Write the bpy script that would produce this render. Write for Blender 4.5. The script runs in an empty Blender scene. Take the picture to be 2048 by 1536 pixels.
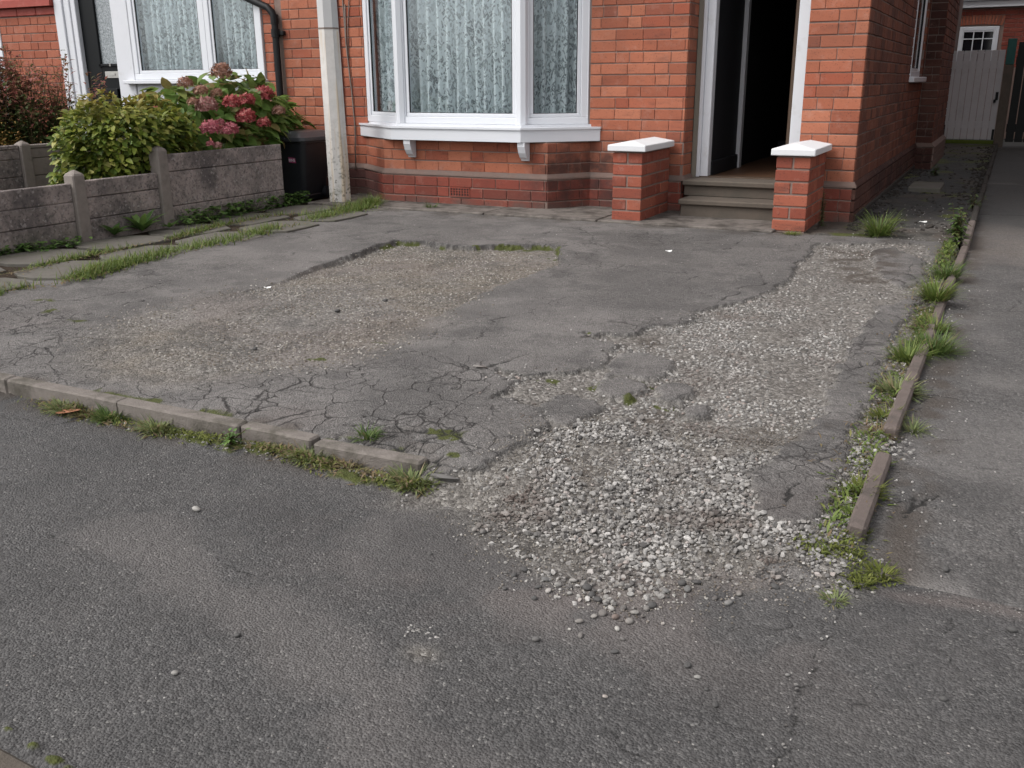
import bpy, math, random
import numpy as np
from mathutils import Vector, Matrix
random.seed(7)
rng = np.random.default_rng(11)
scene = bpy.context.scene
COL = scene.collection

# ------------------------------------------------------------------ camera
F_PX, PITCH, ROLL, YAW, CAM_H = 1900.0, 0.30811, -0.00652, 0.47049, 1.0     # photo is 2048 x 1536
cyw, syw, cp, sp = math.cos(YAW), math.sin(YAW), math.cos(PITCH), math.sin(PITCH)
FW = np.array([-syw*cp, cyw*cp, -sp]); R0 = np.array([cyw, syw, 0.0]); U0 = np.cross(R0, FW)
RT = math.cos(ROLL)*R0 + math.sin(ROLL)*U0
UP = math.cos(ROLL)*U0 - math.sin(ROLL)*R0
cam_d = bpy.data.cameras.new("camera")
cam_d.sensor_width = 36.0
cam_d.lens = 36.0*F_PX/2048.0
cam_d.clip_start = 0.05
cam_d.clip_end = 2000
cam = bpy.data.objects.new("camera", cam_d)
COL.objects.link(cam)
M = Matrix.Identity(4)
for i in range(3):
    M[i][0], M[i][1], M[i][2] = RT[i], UP[i], -FW[i]
M[2][3] = CAM_H
cam.matrix_world = M
scene.camera = cam

# ------------------------------------------------------------------ sky, sun, exposure (overcast)
SUN_EL, SUN_AZ = math.radians(52), math.radians(222)      # azimuth clockwise from +Y
world = bpy.data.worlds.new("World")
scene.world = world
world.use_nodes = True
wn = world.node_tree
wn.nodes.clear()
sky = wn.nodes.new("ShaderNodeTexSky")
sky.sky_type = 'NISHITA'
sky.sun_disc = False
sky.sun_elevation = SUN_EL
sky.sun_rotation = SUN_AZ
sky.dust_density = 4.0
hs = wn.nodes.new("ShaderNodeHueSaturation")
hs.inputs['Saturation'].default_value = 0.14              # cloud cover takes the blue out of the sky
bg = wn.nodes.new("ShaderNodeBackground")
bg.inputs['Strength'].default_value = 0.15
wo = wn.nodes.new("ShaderNodeOutputWorld")
wn.links.new(sky.outputs[0], hs.inputs['Color'])
wn.links.new(hs.outputs[0], bg.inputs['Color'])
wn.links.new(bg.outputs[0], wo.inputs['Surface'])
sun_d = bpy.data.lights.new("sun", 'SUN')
sun_d.energy = 0.62
sun_d.angle = math.radians(28)
sun_d.color = (1.0, 0.96, 0.9)
sun = bpy.data.objects.new("sun", sun_d)
COL.objects.link(sun)
sd = Vector((math.sin(SUN_AZ)*math.cos(SUN_EL), math.cos(SUN_AZ)*math.cos(SUN_EL), math.sin(SUN_EL)))
sun.rotation_euler = sd.to_track_quat('Z', 'Y').to_euler()
sun.location = (0, 0, 30)
vs = scene.view_settings
vs.view_transform = 'Standard'
vs.look = 'None'
vs.gamma = 1.0
vs.use_curve_mapping = False
vs.exposure = 0.82

# ------------------------------------------------------------------ geometry of the view: photo pixel -> point on a known plane
def ray(px, py):
    d = FW*F_PX + RT*(px-1024) - UP*(py-768)
    return d/np.linalg.norm(d)
def G(px, py, z=0.0):
    d = ray(px, py); t = (CAM_H-z)/-d[2]
    return np.array([d[0]*t, d[1]*t, z])
def WX(px, py, X):
    d = ray(px, py); t = X/d[0]
    return d*t + np.array([0, 0, CAM_H])
def WY(px, py, Y):
    d = ray(px, py); t = Y/d[1]
    return d*t + np.array([0, 0, CAM_H])
def project(p):
    v = np.asarray(p, float) - np.array([0, 0, CAM_H])
    f = v @ FW
    return 1024 + F_PX*(v @ RT)/f, 768 - F_PX*(v @ UP)/f, f
def GP(pts, z=0.0):
    return np.array([G(x, y, z)[:2] for x, y in pts])
def GPS(pts):
    # the ground falls 5 cm from the drive to the pavement
    return np.array([G(x, y, -.05*min(1, max(0, (y-930)/90)))[:2] for x, y in pts])

# ------------------------------------------------------------------ object helpers
def wp(o):
    v = Vector((0, 0, 0))
    while o is not None:
        v += o.location
        o = o.parent
    return v
def tag(o, label=None, cat=None, group=None, kind=None):
    if label: o['label'] = label
    if cat: o['category'] = cat
    if group: o['group'] = group
    if kind: o['kind'] = kind
    return o
def empty(name, loc, label=None, cat=None, group=None, kind=None):
    o = bpy.data.objects.new(name, None)
    o.empty_display_size = 0.1
    COL.objects.link(o)
    o.location = loc
    return tag(o, label, cat, group, kind)
class MB:
    """collects vertices and faces"""
    def __init__(s):
        s.v = []; s.f = []; s.r = []
    def add(s, V, Fc, r=None):
        n = len(s.v)
        s.v.extend([tuple(map(float, p)) for p in V])
        s.f.extend([tuple(i+n for i in q) for q in Fc])
        if r is not None:
            s.r.extend([r]*len(V))
        return s
    def box(s, x0, x1, y0, y1, z0, z1, b=0.0, r=None):
        return s.add(*cbox((x0+x1)/2, (y0+y1)/2, (z0+z1)/2, x1-x0, y1-y0, z1-z0, b), r)
    def tube(s, pts, rad, n=8, cap=True):
        pts = [Vector(p) for p in pts]
        rads = rad if hasattr(rad, '__len__') else [rad]*len(pts)
        V = []; Fc = []
        ref = Vector((0.31, 0.52, 0.79))
        for i, p in enumerate(pts):
            d = (pts[min(i+1, len(pts)-1)] - pts[max(i-1, 0)]).normalized()
            a = d.cross(ref).normalized(); bb = d.cross(a)
            for k in range(n):
                t = 2*math.pi*k/n
                V.append(p + (a*math.cos(t) + bb*math.sin(t))*rads[i])
        for i in range(len(pts)-1):
            for k in range(n):
                Fc.append((i*n+k, i*n+(k+1) % n, (i+1)*n+(k+1) % n, (i+1)*n+k))
        if cap:
            Fc.append(tuple(range(n-1, -1, -1)))
            Fc.append(tuple((len(pts)-1)*n+k for k in range(n)))
        return s.add(V, Fc)
    def build(s, name, mat, parent=None, smooth=False, kind=None):
        return mesh(name, s.v, s.f, mat, parent, smooth, s.r if s.r else None, kind)
def cbox(cx, cy, cz, sx, sy, sz, b=0.0):
    hx, hy, hz = sx/2, sy/2, sz/2
    if b <= 0:
        V = [(cx+i*hx, cy+j*hy, cz+k*hz) for i in (-1, 1) for j in (-1, 1) for k in (-1, 1)]
        return V, [(0, 1, 3, 2), (4, 6, 7, 5), (0, 4, 5, 1), (2, 3, 7, 6), (0, 2, 6, 4), (1, 5, 7, 3)]
    b = min(b, hx*0.45, hy*0.45, hz*0.45)
    V = []; idx = {}
    for i in (-1, 1):
        for j in (-1, 1):
            for k in (-1, 1):
                for ax in range(3):
                    p = [i*(hx-b), j*(hy-b), k*(hz-b)]
                    p[ax] = (i, j, k)[ax]*(hx, hy, hz)[ax]
                    idx[(i, j, k, ax)] = len(V)
                    V.append((cx+p[0], cy+p[1], cz+p[2]))
    Fc = []
    S = (-1, 1)
    def orient(q, n):
        a, c, d = (np.array(V[t]) for t in q[:3])
        return q if np.dot(np.cross(c-a, d-a), n) > 0 else q[::-1]
    for ax in range(3):
        o1, o2 = [t for t in range(3) if t != ax]
        for s_ in S:
            q = []
            for (u, v) in ((-1, -1), (1, -1), (1, 1), (-1, 1)):
                c = [0, 0, 0]; c[ax] = s_; c[o1] = u; c[o2] = v
                q.append(idx[(*c, ax)])
            n = [0, 0, 0]; n[ax] = s_
            Fc.append(orient(tuple(q), np.array(n)))
        for u in S:
            for v in S:
                q = []
                for (w, aa) in ((-1, o1), (1, o1), (1, o2), (-1, o2)):
                    c = [0, 0, 0]; c[ax] = w; c[o1] = u; c[o2] = v
                    q.append(idx[(*c, aa)])
                n = [0, 0, 0]; n[o1] = u; n[o2] = v
                Fc.append(orient(tuple(q), np.array(n)))
    for i in S:
        for j in S:
            for k in S:
                Fc.append(orient(tuple(idx[(i, j, k, a)] for a in range(3)), np.array([i, j, k])))
    return V, Fc
def mesh_data(name, V, Fc, mat, smooth=False, r=None):
    me = bpy.data.meshes.new(name)
    me.from_pydata([tuple(p) for p in V], [], [tuple(q) for q in Fc])
    if mat: me.materials.append(mat)
    if smooth:
        me.polygons.foreach_set('use_smooth', np.ones(len(me.polygons), bool))
        if name in ('body', 'lid', 'downpipe'): me.set_sharp_from_angle(angle=math.radians(32))
    if r is not None:
        at = me.attributes.new('rnd', 'FLOAT', 'POINT')
        at.data.foreach_set('value', np.asarray(r, np.float32))
    me.update()
    return me
def mesh(name, V, Fc, mat, parent=None, smooth=False, r=None, kind=None):
    A = np.asarray(V, float)
    org = np.array([(A[:, 0].min()+A[:, 0].max())/2, (A[:, 1].min()+A[:, 1].max())/2, A[:, 2].min()])
    me = mesh_data(name, A-org, Fc, mat, smooth, r)
    return put(name, me, org, parent, kind)
def put(name, me, loc, parent=None, kind=None, rot=None):
    o = bpy.data.objects.new(name, me)
    COL.objects.link(o)
    loc = Vector(tuple(float(t) for t in loc))
    if parent is not None:
        loc = loc - wp(parent)
        o.parent = parent
    o.location = loc
    if rot is not None: o.rotation_euler = rot
    if kind: o['kind'] = kind
    return o
def fast_mesh(name, V, Fc, mat, attrs=None, smooth=False, parent=None, kind=None):
    """numpy arrays, every face with the same number of corners"""
    V = np.asarray(V, np.float32); Fc = np.asarray(Fc, np.int32)
    me = bpy.data.meshes.new(name)
    n, m = Fc.shape
    me.vertices.add(len(V)); me.vertices.foreach_set('co', V.ravel())
    me.loops.add(n*m); me.loops.foreach_set('vertex_index', Fc.ravel())
    me.polygons.add(n)
    me.polygons.foreach_set('loop_start', np.arange(0, n*m, m, dtype=np.int32))
    me.polygons.foreach_set('loop_total', np.full(n, m, np.int32))
    me.polygons.foreach_set('use_smooth', np.full(n, smooth, bool))
    me.update(calc_edges=True)
    me.materials.append(mat)
    for k, a in (attrs or {}).items():
        a = np.asarray(a, np.float32)
        if a.ndim == 1:
            at = me.attributes.new(k, 'FLOAT', 'POINT'); at.data.foreach_set('value', a)
        else:
            at = me.attributes.new(k, 'FLOAT_COLOR', 'POINT'); at.data.foreach_set('color', a.ravel())
    o = bpy.data.objects.new(name, me)
    COL.objects.link(o)
    if parent is not None:
        o.parent = parent; o.location = -wp(parent)
    if kind: o['kind'] = kind
    return o

# ------------------------------------------------------------------ numpy noise and distance fields
_T = np.random.default_rng(3).random((256, 256))
def vn(X, Y, s, seed=0):
    x = X*s + seed*17.31; y = Y*s + seed*9.77
    xi = np.floor(x).astype(int); yi = np.floor(y).astype(int)
    fx = x-xi; fy = y-yi
    fx = fx*fx*(3-2*fx); fy = fy*fy*(3-2*fy)
    t = lambda a, b: _T[(a+seed*31) & 255, (b+seed*57) & 255]
    return (t(xi, yi)*(1-fx)+t(xi+1, yi)*fx)*(1-fy) + (t(xi, yi+1)*(1-fx)+t(xi+1, yi+1)*fx)*fy
def fbm(X, Y, s, o=4, seed=0):
    r = 0; a = .5; tot = 0
    for i in range(o):
        r = r + a*vn(X, Y, s*2**i, seed+i*5); tot += a; a *= .55
    return r/tot
def ss(x, a, b):
    t = np.clip((x-a)/(b-a), 0, 1)
    return t*t*(3-2*t)
def sdf(poly, X, Y):
    """positive inside"""
    d2 = np.full(X.shape, 1e9); ins = np.zeros(X.shape, bool)
    n = len(poly)
    for i in range(n):
        x0, y0 = poly[i]; x1, y1 = poly[(i+1) % n]
        ex, ey = x1-x0, y1-y0
        t = np.clip(((X-x0)*ex+(Y-y0)*ey)/(ex*ex+ey*ey+1e-12), 0, 1)
        d2 = np.minimum(d2, (X-x0-t*ex)**2+(Y-y0-t*ey)**2)
        c = (y0 > Y) != (y1 > Y)
        xx = x0 + (Y-y0)*ex/(ey if abs(ey) > 1e-12 else 1e-12)
        ins ^= c & (X < xx)
    d = np.sqrt(d2)
    return np.where(ins, d, -d)
def ldist(lines, X, Y):
    d2 = np.full(X.shape, 1e9)
    for L in lines:
        for i in range(len(L)-1):
            x0, y0 = L[i]; x1, y1 = L[i+1]
            ex, ey = x1-x0, y1-y0
            t = np.clip(((X-x0)*ex+(Y-y0)*ey)/(ex*ex+ey*ey+1e-12), 0, 1)
            d2 = np.minimum(d2, (X-x0-t*ex)**2+(Y-y0-t*ey)**2)
    return np.sqrt(d2)
def voredge(X, Y, size, seed=0):
    x = X/size; y = Y/size
    xi = np.floor(x).astype(int); yi = np.floor(y).astype(int)
    f1 = np.full(X.shape, 9.); f2 = np.full(X.shape, 9.)
    for a in (-1, 0, 1):
        for b in (-1, 0, 1):
            px = xi+a+.1+.8*_T[(xi+a+seed) & 255, (yi+b+seed*3) & 255]
            py = yi+b+.1+.8*_T[(xi+a+seed*7+91) & 255, (yi+b+seed+33) & 255]
            d = np.hypot(px-x, py-y)
            m = d < f1
            f2 = np.where(m, f1, np.minimum(f2, d)); f1 = np.where(m, d, f1)
    return (f2-f1)*size*.5

# ------------------------------------------------------------------ materials
def new_mat(name):
    m = bpy.data.materials.new(name)
    m.use_nodes = True
    nt = m.node_tree
    nt.nodes.clear()
    return m, NT(nt)
class NT:
    def __init__(s, nt):
        s.nt = nt
        s.out = nt.nodes.new("ShaderNodeOutputMaterial")
    def n(s, t, **kw):
        nd = s.nt.nodes.new("ShaderNode"+t)
        for k, v in kw.items():
            if hasattr(nd, k) and not k[0].isupper() and k not in ('inputs',):
                setattr(nd, k, v)
        return nd
    def l(s, a, b):
        s.nt.links.new(a, b)
    def val(s, sock, v):
        if isinstance(v, bpy.types.NodeSocket): s.l(v, sock)
        else: sock.default_value = v
    def math(s, op, a, b=None, clamp=False):
        nd = s.n("Math", operation=op); nd.use_clamp = clamp
        s.val(nd.inputs[0], a)
        if b is not None: s.val(nd.inputs[1], b)
        return nd.outputs[0]
    def mix(s, f, a, b, mode='MIX'):
        nd = s.nt.nodes.new("ShaderNodeMix"); nd.data_type = 'RGBA'; nd.blend_type = mode
        s.val(nd.inputs[0], f)
        for k, v in ((6, a), (7, b)):
            if isinstance(v, (tuple, list)): v = (*v[:3], 1)
            s.val(nd.inputs[k], v)
        return nd.outputs[2]
    def noise(s, sc, det=4, rough=.6, vec=None, dist=0):
        nd = s.n("TexNoise")
        nd.inputs['Scale'].default_value = sc; nd.inputs['Detail'].default_value = det
        nd.inputs['Roughness'].default_value = rough; nd.inputs['Distortion'].default_value = dist
        if vec is not None: s.l(vec, nd.inputs['Vector'])
        return nd.outputs[0]
    def vor(s, sc, vec=None, feature='F1', out='Distance', rnd=1.0):
        nd = s.n("TexVoronoi", feature=feature)
        nd.inputs['Scale'].default_value = sc
        nd.inputs['Randomness'].default_value = rnd
        if vec is not None: s.l(vec, nd.inputs['Vector'])
        return nd.outputs[out]
    def pos(s):
        return s.n("NewGeometry").outputs['Position']
    def attr(s, name, out='Fac'):
        nd = s.n("Attribute", attribute_name=name)
        return nd.outputs[out]
    def attr4(s, name):
        nd = s.n("Attribute", attribute_name=name)
        sp_ = s.n("SeparateColor"); s.l(nd.outputs['Color'], sp_.inputs[0])
        return sp_.outputs[0], sp_.outputs[1], sp_.outputs[2], nd.outputs['Alpha']
    def sep(s, v):
        nd = s.n("SeparateXYZ"); s.l(v, nd.inputs[0]); return nd.outputs
    def mapr(s, v, a, b, c=0., d=1., smooth=False):
        nd = s.n("MapRange"); nd.clamp = True
        if smooth: nd.interpolation_type = 'SMOOTHSTEP'
        s.val(nd.inputs[0], v)
        for i, t in enumerate((a, b, c, d)): nd.inputs[i+1].default_value = t
        return nd.outputs[0]
    def ramp(s, f, stops, const=False):
        nd = s.n("ValToRGB"); s.l(f, nd.inputs[0])
        cr = nd.color_ramp
        if const: cr.interpolation = 'CONSTANT'
        while len(cr.elements) < len(stops): cr.elements.new(.5)
        for e, (p, c) in zip(cr.elements, stops):
            e.position = p; e.color = (*c, 1) if len(c) == 3 else c
        return nd.outputs[0]
    def rnd(s):
        oi = s.n("ObjectInfo").outputs['Random']
        return s.math('FRACT', s.math('ADD', oi, s.attr('rnd')))
    def bump(s, h, strength=.5, dist=.005, normal=None):
        nd = s.n("Bump"); nd.inputs['Strength'].default_value = strength; nd.inputs['Distance'].default_value = dist
        s.l(h, nd.inputs['Height'])
        if normal is not None: s.l(normal, nd.inputs['Normal'])
        return nd.outputs[0]
    def pbr(s, col, rough=.8, normal=None, spec=.3, metal=0., trans=None, sss=None):
        nd = s.n("BsdfPrincipled")
        if isinstance(col, tuple): col = (*col[:3], 1)
        s.val(nd.inputs['Base Color'], col)
        s.val(nd.inputs['Roughness'], rough)
        nd.inputs['Specular IOR Level'].default_value = spec
        nd.inputs['Metallic'].default_value = metal
        if normal is not None: s.l(normal, nd.inputs['Normal'])
        s.l(nd.outputs[0], s.out.inputs['Surface'])
        return nd
MATS = {}

def brick_mat(name, stops, stain=0.35, dirt=0.0, patch=False):
    m, t = new_mat(name)
    p = t.pos()
    r = t.rnd()
    base = t.ramp(r, stops)
    fine = t.noise(90, 5, .7, p)
    base = t.mix(t.mapr(fine, .3, .75, 0, .3), base, (.6, .5, .45), 'MULTIPLY')
    eff = t.noise(11, 5, .7, p)
    base = t.mix(t.mapr(eff, .55, .75, 0, .28), base, (.46, .30, .25))
    mp = t.n("Mapping"); t.l(p, mp.inputs[0]); mp.inputs['Scale'].default_value = (5, 5, 16)
    sm = t.noise(1.0, 4, .6, mp.outputs[0])
    base = t.mix(t.mapr(sm, .55, .75, 0, stain), base, (.085, .04, .032))
    big = t.noise(1.7, 3, .6, p)
    base = t.mix(t.mapr(big, .45, .75, 0, .3+dirt), base, (.12, .055, .04))
    if patch:
        x, y, z = t.sep(p)
        wx = t.math('MULTIPLY', t.mapr(x, -3.62, -3.18, 0, 1, True), t.mapr(x, -2.75, -2.5, 1, 0, True))
        wz = t.mapr(z, .35, .68, 1, 0, True)
        w = t.math('MULTIPLY', t.math('MULTIPLY', wx, wz), t.mapr(t.noise(7, 4, .6, p), .3, .6, .2, 1))
        base = t.mix(t.math('MULTIPLY', w, .88), base, (.045, .027, .025))
        wl = t.math('MULTIPLY', t.mapr(x, -5.0, -4.85, 1, 0, True), t.mapr(z, .2, .34, 1, 0, True))
        base = t.mix(t.math('MULTIPLY', wl, .7), base, (.04, .03, .03))
        wl2 = t.math('MULTIPLY', t.mapr(z, .02, .11, 1, 0, True), t.mapr(t.noise(5, 4, .6, p), .35, .6, .1, .8))
        base = t.mix(wl2, base, (.10, .07, .06))
    speck = t.vor(160, p, out='Color')
    sc = t.n("SeparateColor"); t.l(speck, sc.inputs[0])
    base = t.mix(t.mapr(sc.outputs[0], .93, .97, 0, .4), base, (.04, .02, .02))
    b = t.bump(t.noise(220, 4, .7, p), .35, .003)
    t.pbr(base, .86, b, .25)
    return m
BR = [(0, (.255, .082, .048)), (.22, (.325, .108, .062)), (.5, (.370, .130, .075)), (.8, (.405, .155, .092)), (.93, (.315, .088, .050)), (1, (.225, .078, .050))]
BRP = [(0, (.165, .044, .032)), (.3, (.215, .054, .038)), (.6, (.245, .064, .044)), (1, (.15, .044, .033))]
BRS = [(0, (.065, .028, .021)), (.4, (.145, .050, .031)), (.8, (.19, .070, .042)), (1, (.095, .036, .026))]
MATS['brick'] = brick_mat('brick', BR, .5, .12, True)
MATS['brick_plinth'] = brick_mat('brick_plinth', BRP, .4, .1, True)
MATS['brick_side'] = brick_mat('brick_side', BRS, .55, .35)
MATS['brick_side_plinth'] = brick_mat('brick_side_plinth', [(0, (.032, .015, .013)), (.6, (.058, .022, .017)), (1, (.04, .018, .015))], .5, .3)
MATS['brick_pillar'] = brick_mat('brick_pillar', [(0, (.21, .058, .038)), (.5, (.29, .080, .050)), (.8, (.34, .108, .066)), (1, (.22, .060, .040))], .75, .05)
MATS['brick_neighbour'] = brick_mat('brick_neighbour', [(0, (.28, .088, .052)), (.5, (.335, .110, .066)), (1, (.36, .13, .08))], .2, -.1)
MATS['brick_back'] = brick_mat('brick_back', [(0, (.20, .045, .032)), (.5, (.26, .065, .045)), (1, (.22, .05, .036))], .3, 0)

def simple(name, col, rough=.8, var=.3, sc=20, bump=.2, bdist=.003, spec=.3, dirt=None, dsc=3, dth=(.5, .7, .6), metal=0, bsc=150):
    m, t = new_mat(name)
    p = t.pos()
    c = t.mix(t.mapr(t.noise(sc, 5, .65, p), .3, .7, 0, var), col, tuple(k*.55 for k in col))
    if dirt:
        c = t.mix(t.mapr(t.noise(dsc, 6, .65, p), dth[0], dth[1], 0, dth[2]), c, dirt)
    nb = t.bump(t.noise(bsc, 4, .65, p), bump, bdist) if bump else None
    t.pbr(c, rough, nb, spec, metal)
    MATS[name] = m
    return m
simple('mortar', (.235, .170, .145), .95, .4, 30, .4, .004, .2, (.12, .095, .085), 4, (.5, .7, .5))
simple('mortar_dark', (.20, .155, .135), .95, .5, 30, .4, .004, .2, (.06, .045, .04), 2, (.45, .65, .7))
simple('upvc', (.62, .635, .67), .28, .05, 4, 0, spec=.5, dirt=(.5, .5, .5), dsc=5, dth=(.6, .8, .25))
simple('white_paint', (.60, .61, .645), .45, .08, 8, .08, .002, .4, dirt=(.40, .39, .37), dsc=9, dth=(.58, .75, .4))
simple('gasket', (.012, .012, .013), .6, .1, 10, 0)
simple('black_plastic', (.012, .013, .016), .42, .2, 14, .1, .001, .4, dirt=(.03, .032, .033), dsc=8, dth=(.55, .75, .4))
simple('black_lid', (.050, .053, .060), .34, .2, 14, .1, .001, .5, dirt=(.09, .085, .082), dsc=11, dth=(.52, .72, .6))  # lid colour raised above the body's to stand in for its pale highlight
simple('black_gloss', (.007, .008, .009), .4, .1, 10, 0, spec=.15)
simple('pipe_black', (.007, .007, .008), .5, .1, 10, .05, .001, .25)
simple('chrome', (.45, .44, .42), .35, .1, 10, 0, spec=.5, metal=.8)
simple('cap_white', (.64, .645, .66), .7, .08, 14, .25, .002, .3, dirt=(.42, .42, .41), dsc=16, dth=(.6, .75, .35))
simple('sandstone_trim', (.165, .115, .098), .85, .35, 25, .3, .003, .25, dirt=(.13, .115, .105), dsc=6)
simple('step_stone', (.105, .086, .070), .85, .25, 30, .3, .002, .3, dirt=(.06, .055, .046), dsc=5, dth=(.45, .7, .6))
simple('reveal_putty', (.22, .20, .165), .8, .2, 20, .2)
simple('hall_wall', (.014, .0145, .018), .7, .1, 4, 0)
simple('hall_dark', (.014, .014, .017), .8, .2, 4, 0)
simple('hall_white', (.55, .55, .58), .5, .1, 4, 0)
simple('wood_floor', (.11, .058, .034), .5, .4, 10, .1)
simple('door_wood', (.075, .048, .032), .5, .3, 12, .1)
simple('terracotta', (.30, .055, .040), .6, .35, 12, .25, .004, .3, dirt=(.42, .16, .13), dsc=7, dth=(.55, .75, .5))
simple('soil', (.055, .042, .032), 1, .5, 20, .8, .01, .1, dirt=(.03, .024, .018), dsc=7)
simple('ground_far', (.07, .068, .065), .95, .4, 3, .4, .01, .2)
simple('slab', (.125, .115, .102), .92, .35, 14, .5, .003, .2, dirt=(.075, .082, .045), dsc=5, dth=(.5, .72, .6))
simple('strip_concrete', (.165, .146, .132), .93, .55, 18, .7, .004, .2, dirt=(.045, .039, .034), dsc=4.5, dth=(.44, .62, .85))
simple('kerb_concrete', (.195, .172, .155), .93, .55, 24, .9, .005, .2, dirt=(.06, .055, .042), dsc=9, dth=(.46, .64, .75))
simple('kerb_brown', (.105, .088, .075), .95, .45, 24, .7, .004, .2, dirt=(.05, .045, .035), dsc=9, dth=(.45, .65, .7))
simple('kerb_red', (.140, .113, .102), .93, .45, 24, .7, .004, .2, dirt=(.055, .05, .045), dsc=9, dth=(.48, .68, .6))
simple('kerb_dark', (.045, .04, .036), .95, .4, 20, .7, .004, .2, dirt=(.02, .02, .018), dsc=9)
simple('post_concrete', (.235, .205, .185), .92, .35, 30, .6, .003, .2, dirt=(.11, .10, .085), dsc=10, dth=(.52, .7, .55))
simple('gate_paint', (.44, .42, .43), .65, .12, 8, .15, .002, .3, dirt=(.30, .285, .28), dsc=5, dth=(.5, .7, .4))
simple('green_wood', (.03, .11, .10), .7, .4, 12, .3)
simple('dark_fence', (.014, .016, .016), .7, .3, 12, .2)
simple('moss_wood', (.085, .11, .018), .95, .4, 25, .6, .006, .2)
simple('cable_red', (.10, .025, .018), .6, .2, 12, 0)
simple('cable_grey', (.20, .16, .14), .7, .3, 12, 0)
simple('roof_slate', (.05, .05, .055), .7, .3, 9, .2)
def upper():
    m, t = new_mat('wall_upper')
    x, y, z = t.sep(t.pos())
    cx = t.n("CombineXYZ"); t.l(t.math('ADD', x, y), cx.inputs[0]); t.l(z, cx.inputs[1])
    bt = t.n("TexBrick"); t.l(cx.outputs[0], bt.inputs['Vector'])
    bt.inputs['Scale'].default_value = 1; bt.inputs['Brick Width'].default_value = .235; bt.inputs['Row Height'].default_value = .085; bt.inputs['Mortar Size'].default_value = .006
    bt.inputs['Color1'].default_value = (.30, .11, .07, 1); bt.inputs['Color2'].default_value = (.22, .08, .055, 1); bt.inputs['Mortar'].default_value = (.27, .20, .175, 1)
    t.pbr(bt.outputs[0], .9, t.bump(t.noise(60, 4, .6, t.pos()), .4, .004), .2)
    MATS['wall_upper'] = m
upper()
simple('litter_white', (.75, .75, .73), .6, .05, 10, 0)
simple('leaf_dry', (.36, .16, .09), .75, .3, 30, .2)
simple('debris', (.045, .04, .036), .95, .4, 40, .6, .004, .1)
simple('stem', (.07, .05, .025), .9, .3, 30, .2)
simple('sticker', (.32, .06, .14), .5, .1, 20, 0)
simple('sticker_print', (.75, .72, .75), .5, .05, 20, 0)
simple('room', (.05, .05, .055), .9, .2, 3, 0)

def concrete_board():
    m, t = new_mat('gravel_board')
    p = t.pos()
    c = t.mix(t.mapr(t.noise(7, 6, .65, p), .38, .66, 0, 1), (.335, .282, .262), (.205, .178, .166))
    c = t.mix(t.mapr(t.noise(2.6, 5, .6, p), .48, .64, 0, .75), c, (.082, .074, .075))
    sp_ = t.vor(75, p, out='Color'); s3 = t.n("SeparateColor"); t.l(sp_, s3.inputs[0])
    c = t.mix(t.mapr(s3.outputs[0], .74, .9, 0, .5), c, (.06, .055, .055))
    c = t.mix(t.mapr(s3.outputs[1], .90, .95, 0, .6), c, (.36, .33, .32))
    c = t.mix(t.mapr(t.noise(28, 5, .7, p), .5, .7, 0, .5), c, (.06, .054, .055))
    z = t.sep(p)[2]
    g = t.math('MULTIPLY', t.mapr(z, 0, .13, 1, 0), t.mapr(t.noise(5, 4, .6, p), .4, .6, 0, .6))
    c = t.mix(g, c, (.055, .062, .028))
    b = t.bump(t.noise(120, 5, .75, p), .9, .005)
    t.pbr(c, .95, b, .15)
    MATS['gravel_board'] = m
concrete_board()
def lamp_mat():
    m, t = new_mat('lamp_post_concrete')
    p = t.pos(); x, y, z = t.sep(p)
    c = t.mix(t.mapr(t.noise(12, 5, .65, p), .35, .7, 0, .6), (.60, .575, .55), (.45, .43, .41))
    mp = t.n("Mapping"); t.l(p, mp.inputs[0]); mp.inputs['Scale'].default_value = (22, 22, 1.2)
    streak = t.noise(1.0, 3, .5, mp.outputs[0])
    c = t.mix(t.math('MULTIPLY', t.mapr(streak, .5, .62, 0, .7), t.mapr(z, 1.43, 1.40, 0, 1)), c, (.50, .39, .26))
    c = t.mix(t.mapr(z, 1.425, 1.432, 0, .75), c, (.46, .46, .465))
    sp_ = t.vor(60, p, out='Color'); s3 = t.n("SeparateColor"); t.l(sp_, s3.inputs[0])
    low = t.mapr(z, .75, .1, 0, 1)
    c = t.mix(t.math('MULTIPLY', t.mapr(s3.outputs[0], .8, .9, 0, .7), low), c, (.11, .105, .085))
    c = t.mix(t.math('MULTIPLY', t.mapr(t.noise(14, 5, .7, p), .52, .66, 0, .6), t.mapr(z, .35, .0, 0, 1)), c, (.10, .105, .05))
    t.pbr(c, .85, t.bump(t.noise(120, 4, .7, p), .3, .003), .3)
    MATS['lamp_post_concrete'] = m
lamp_mat()

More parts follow.
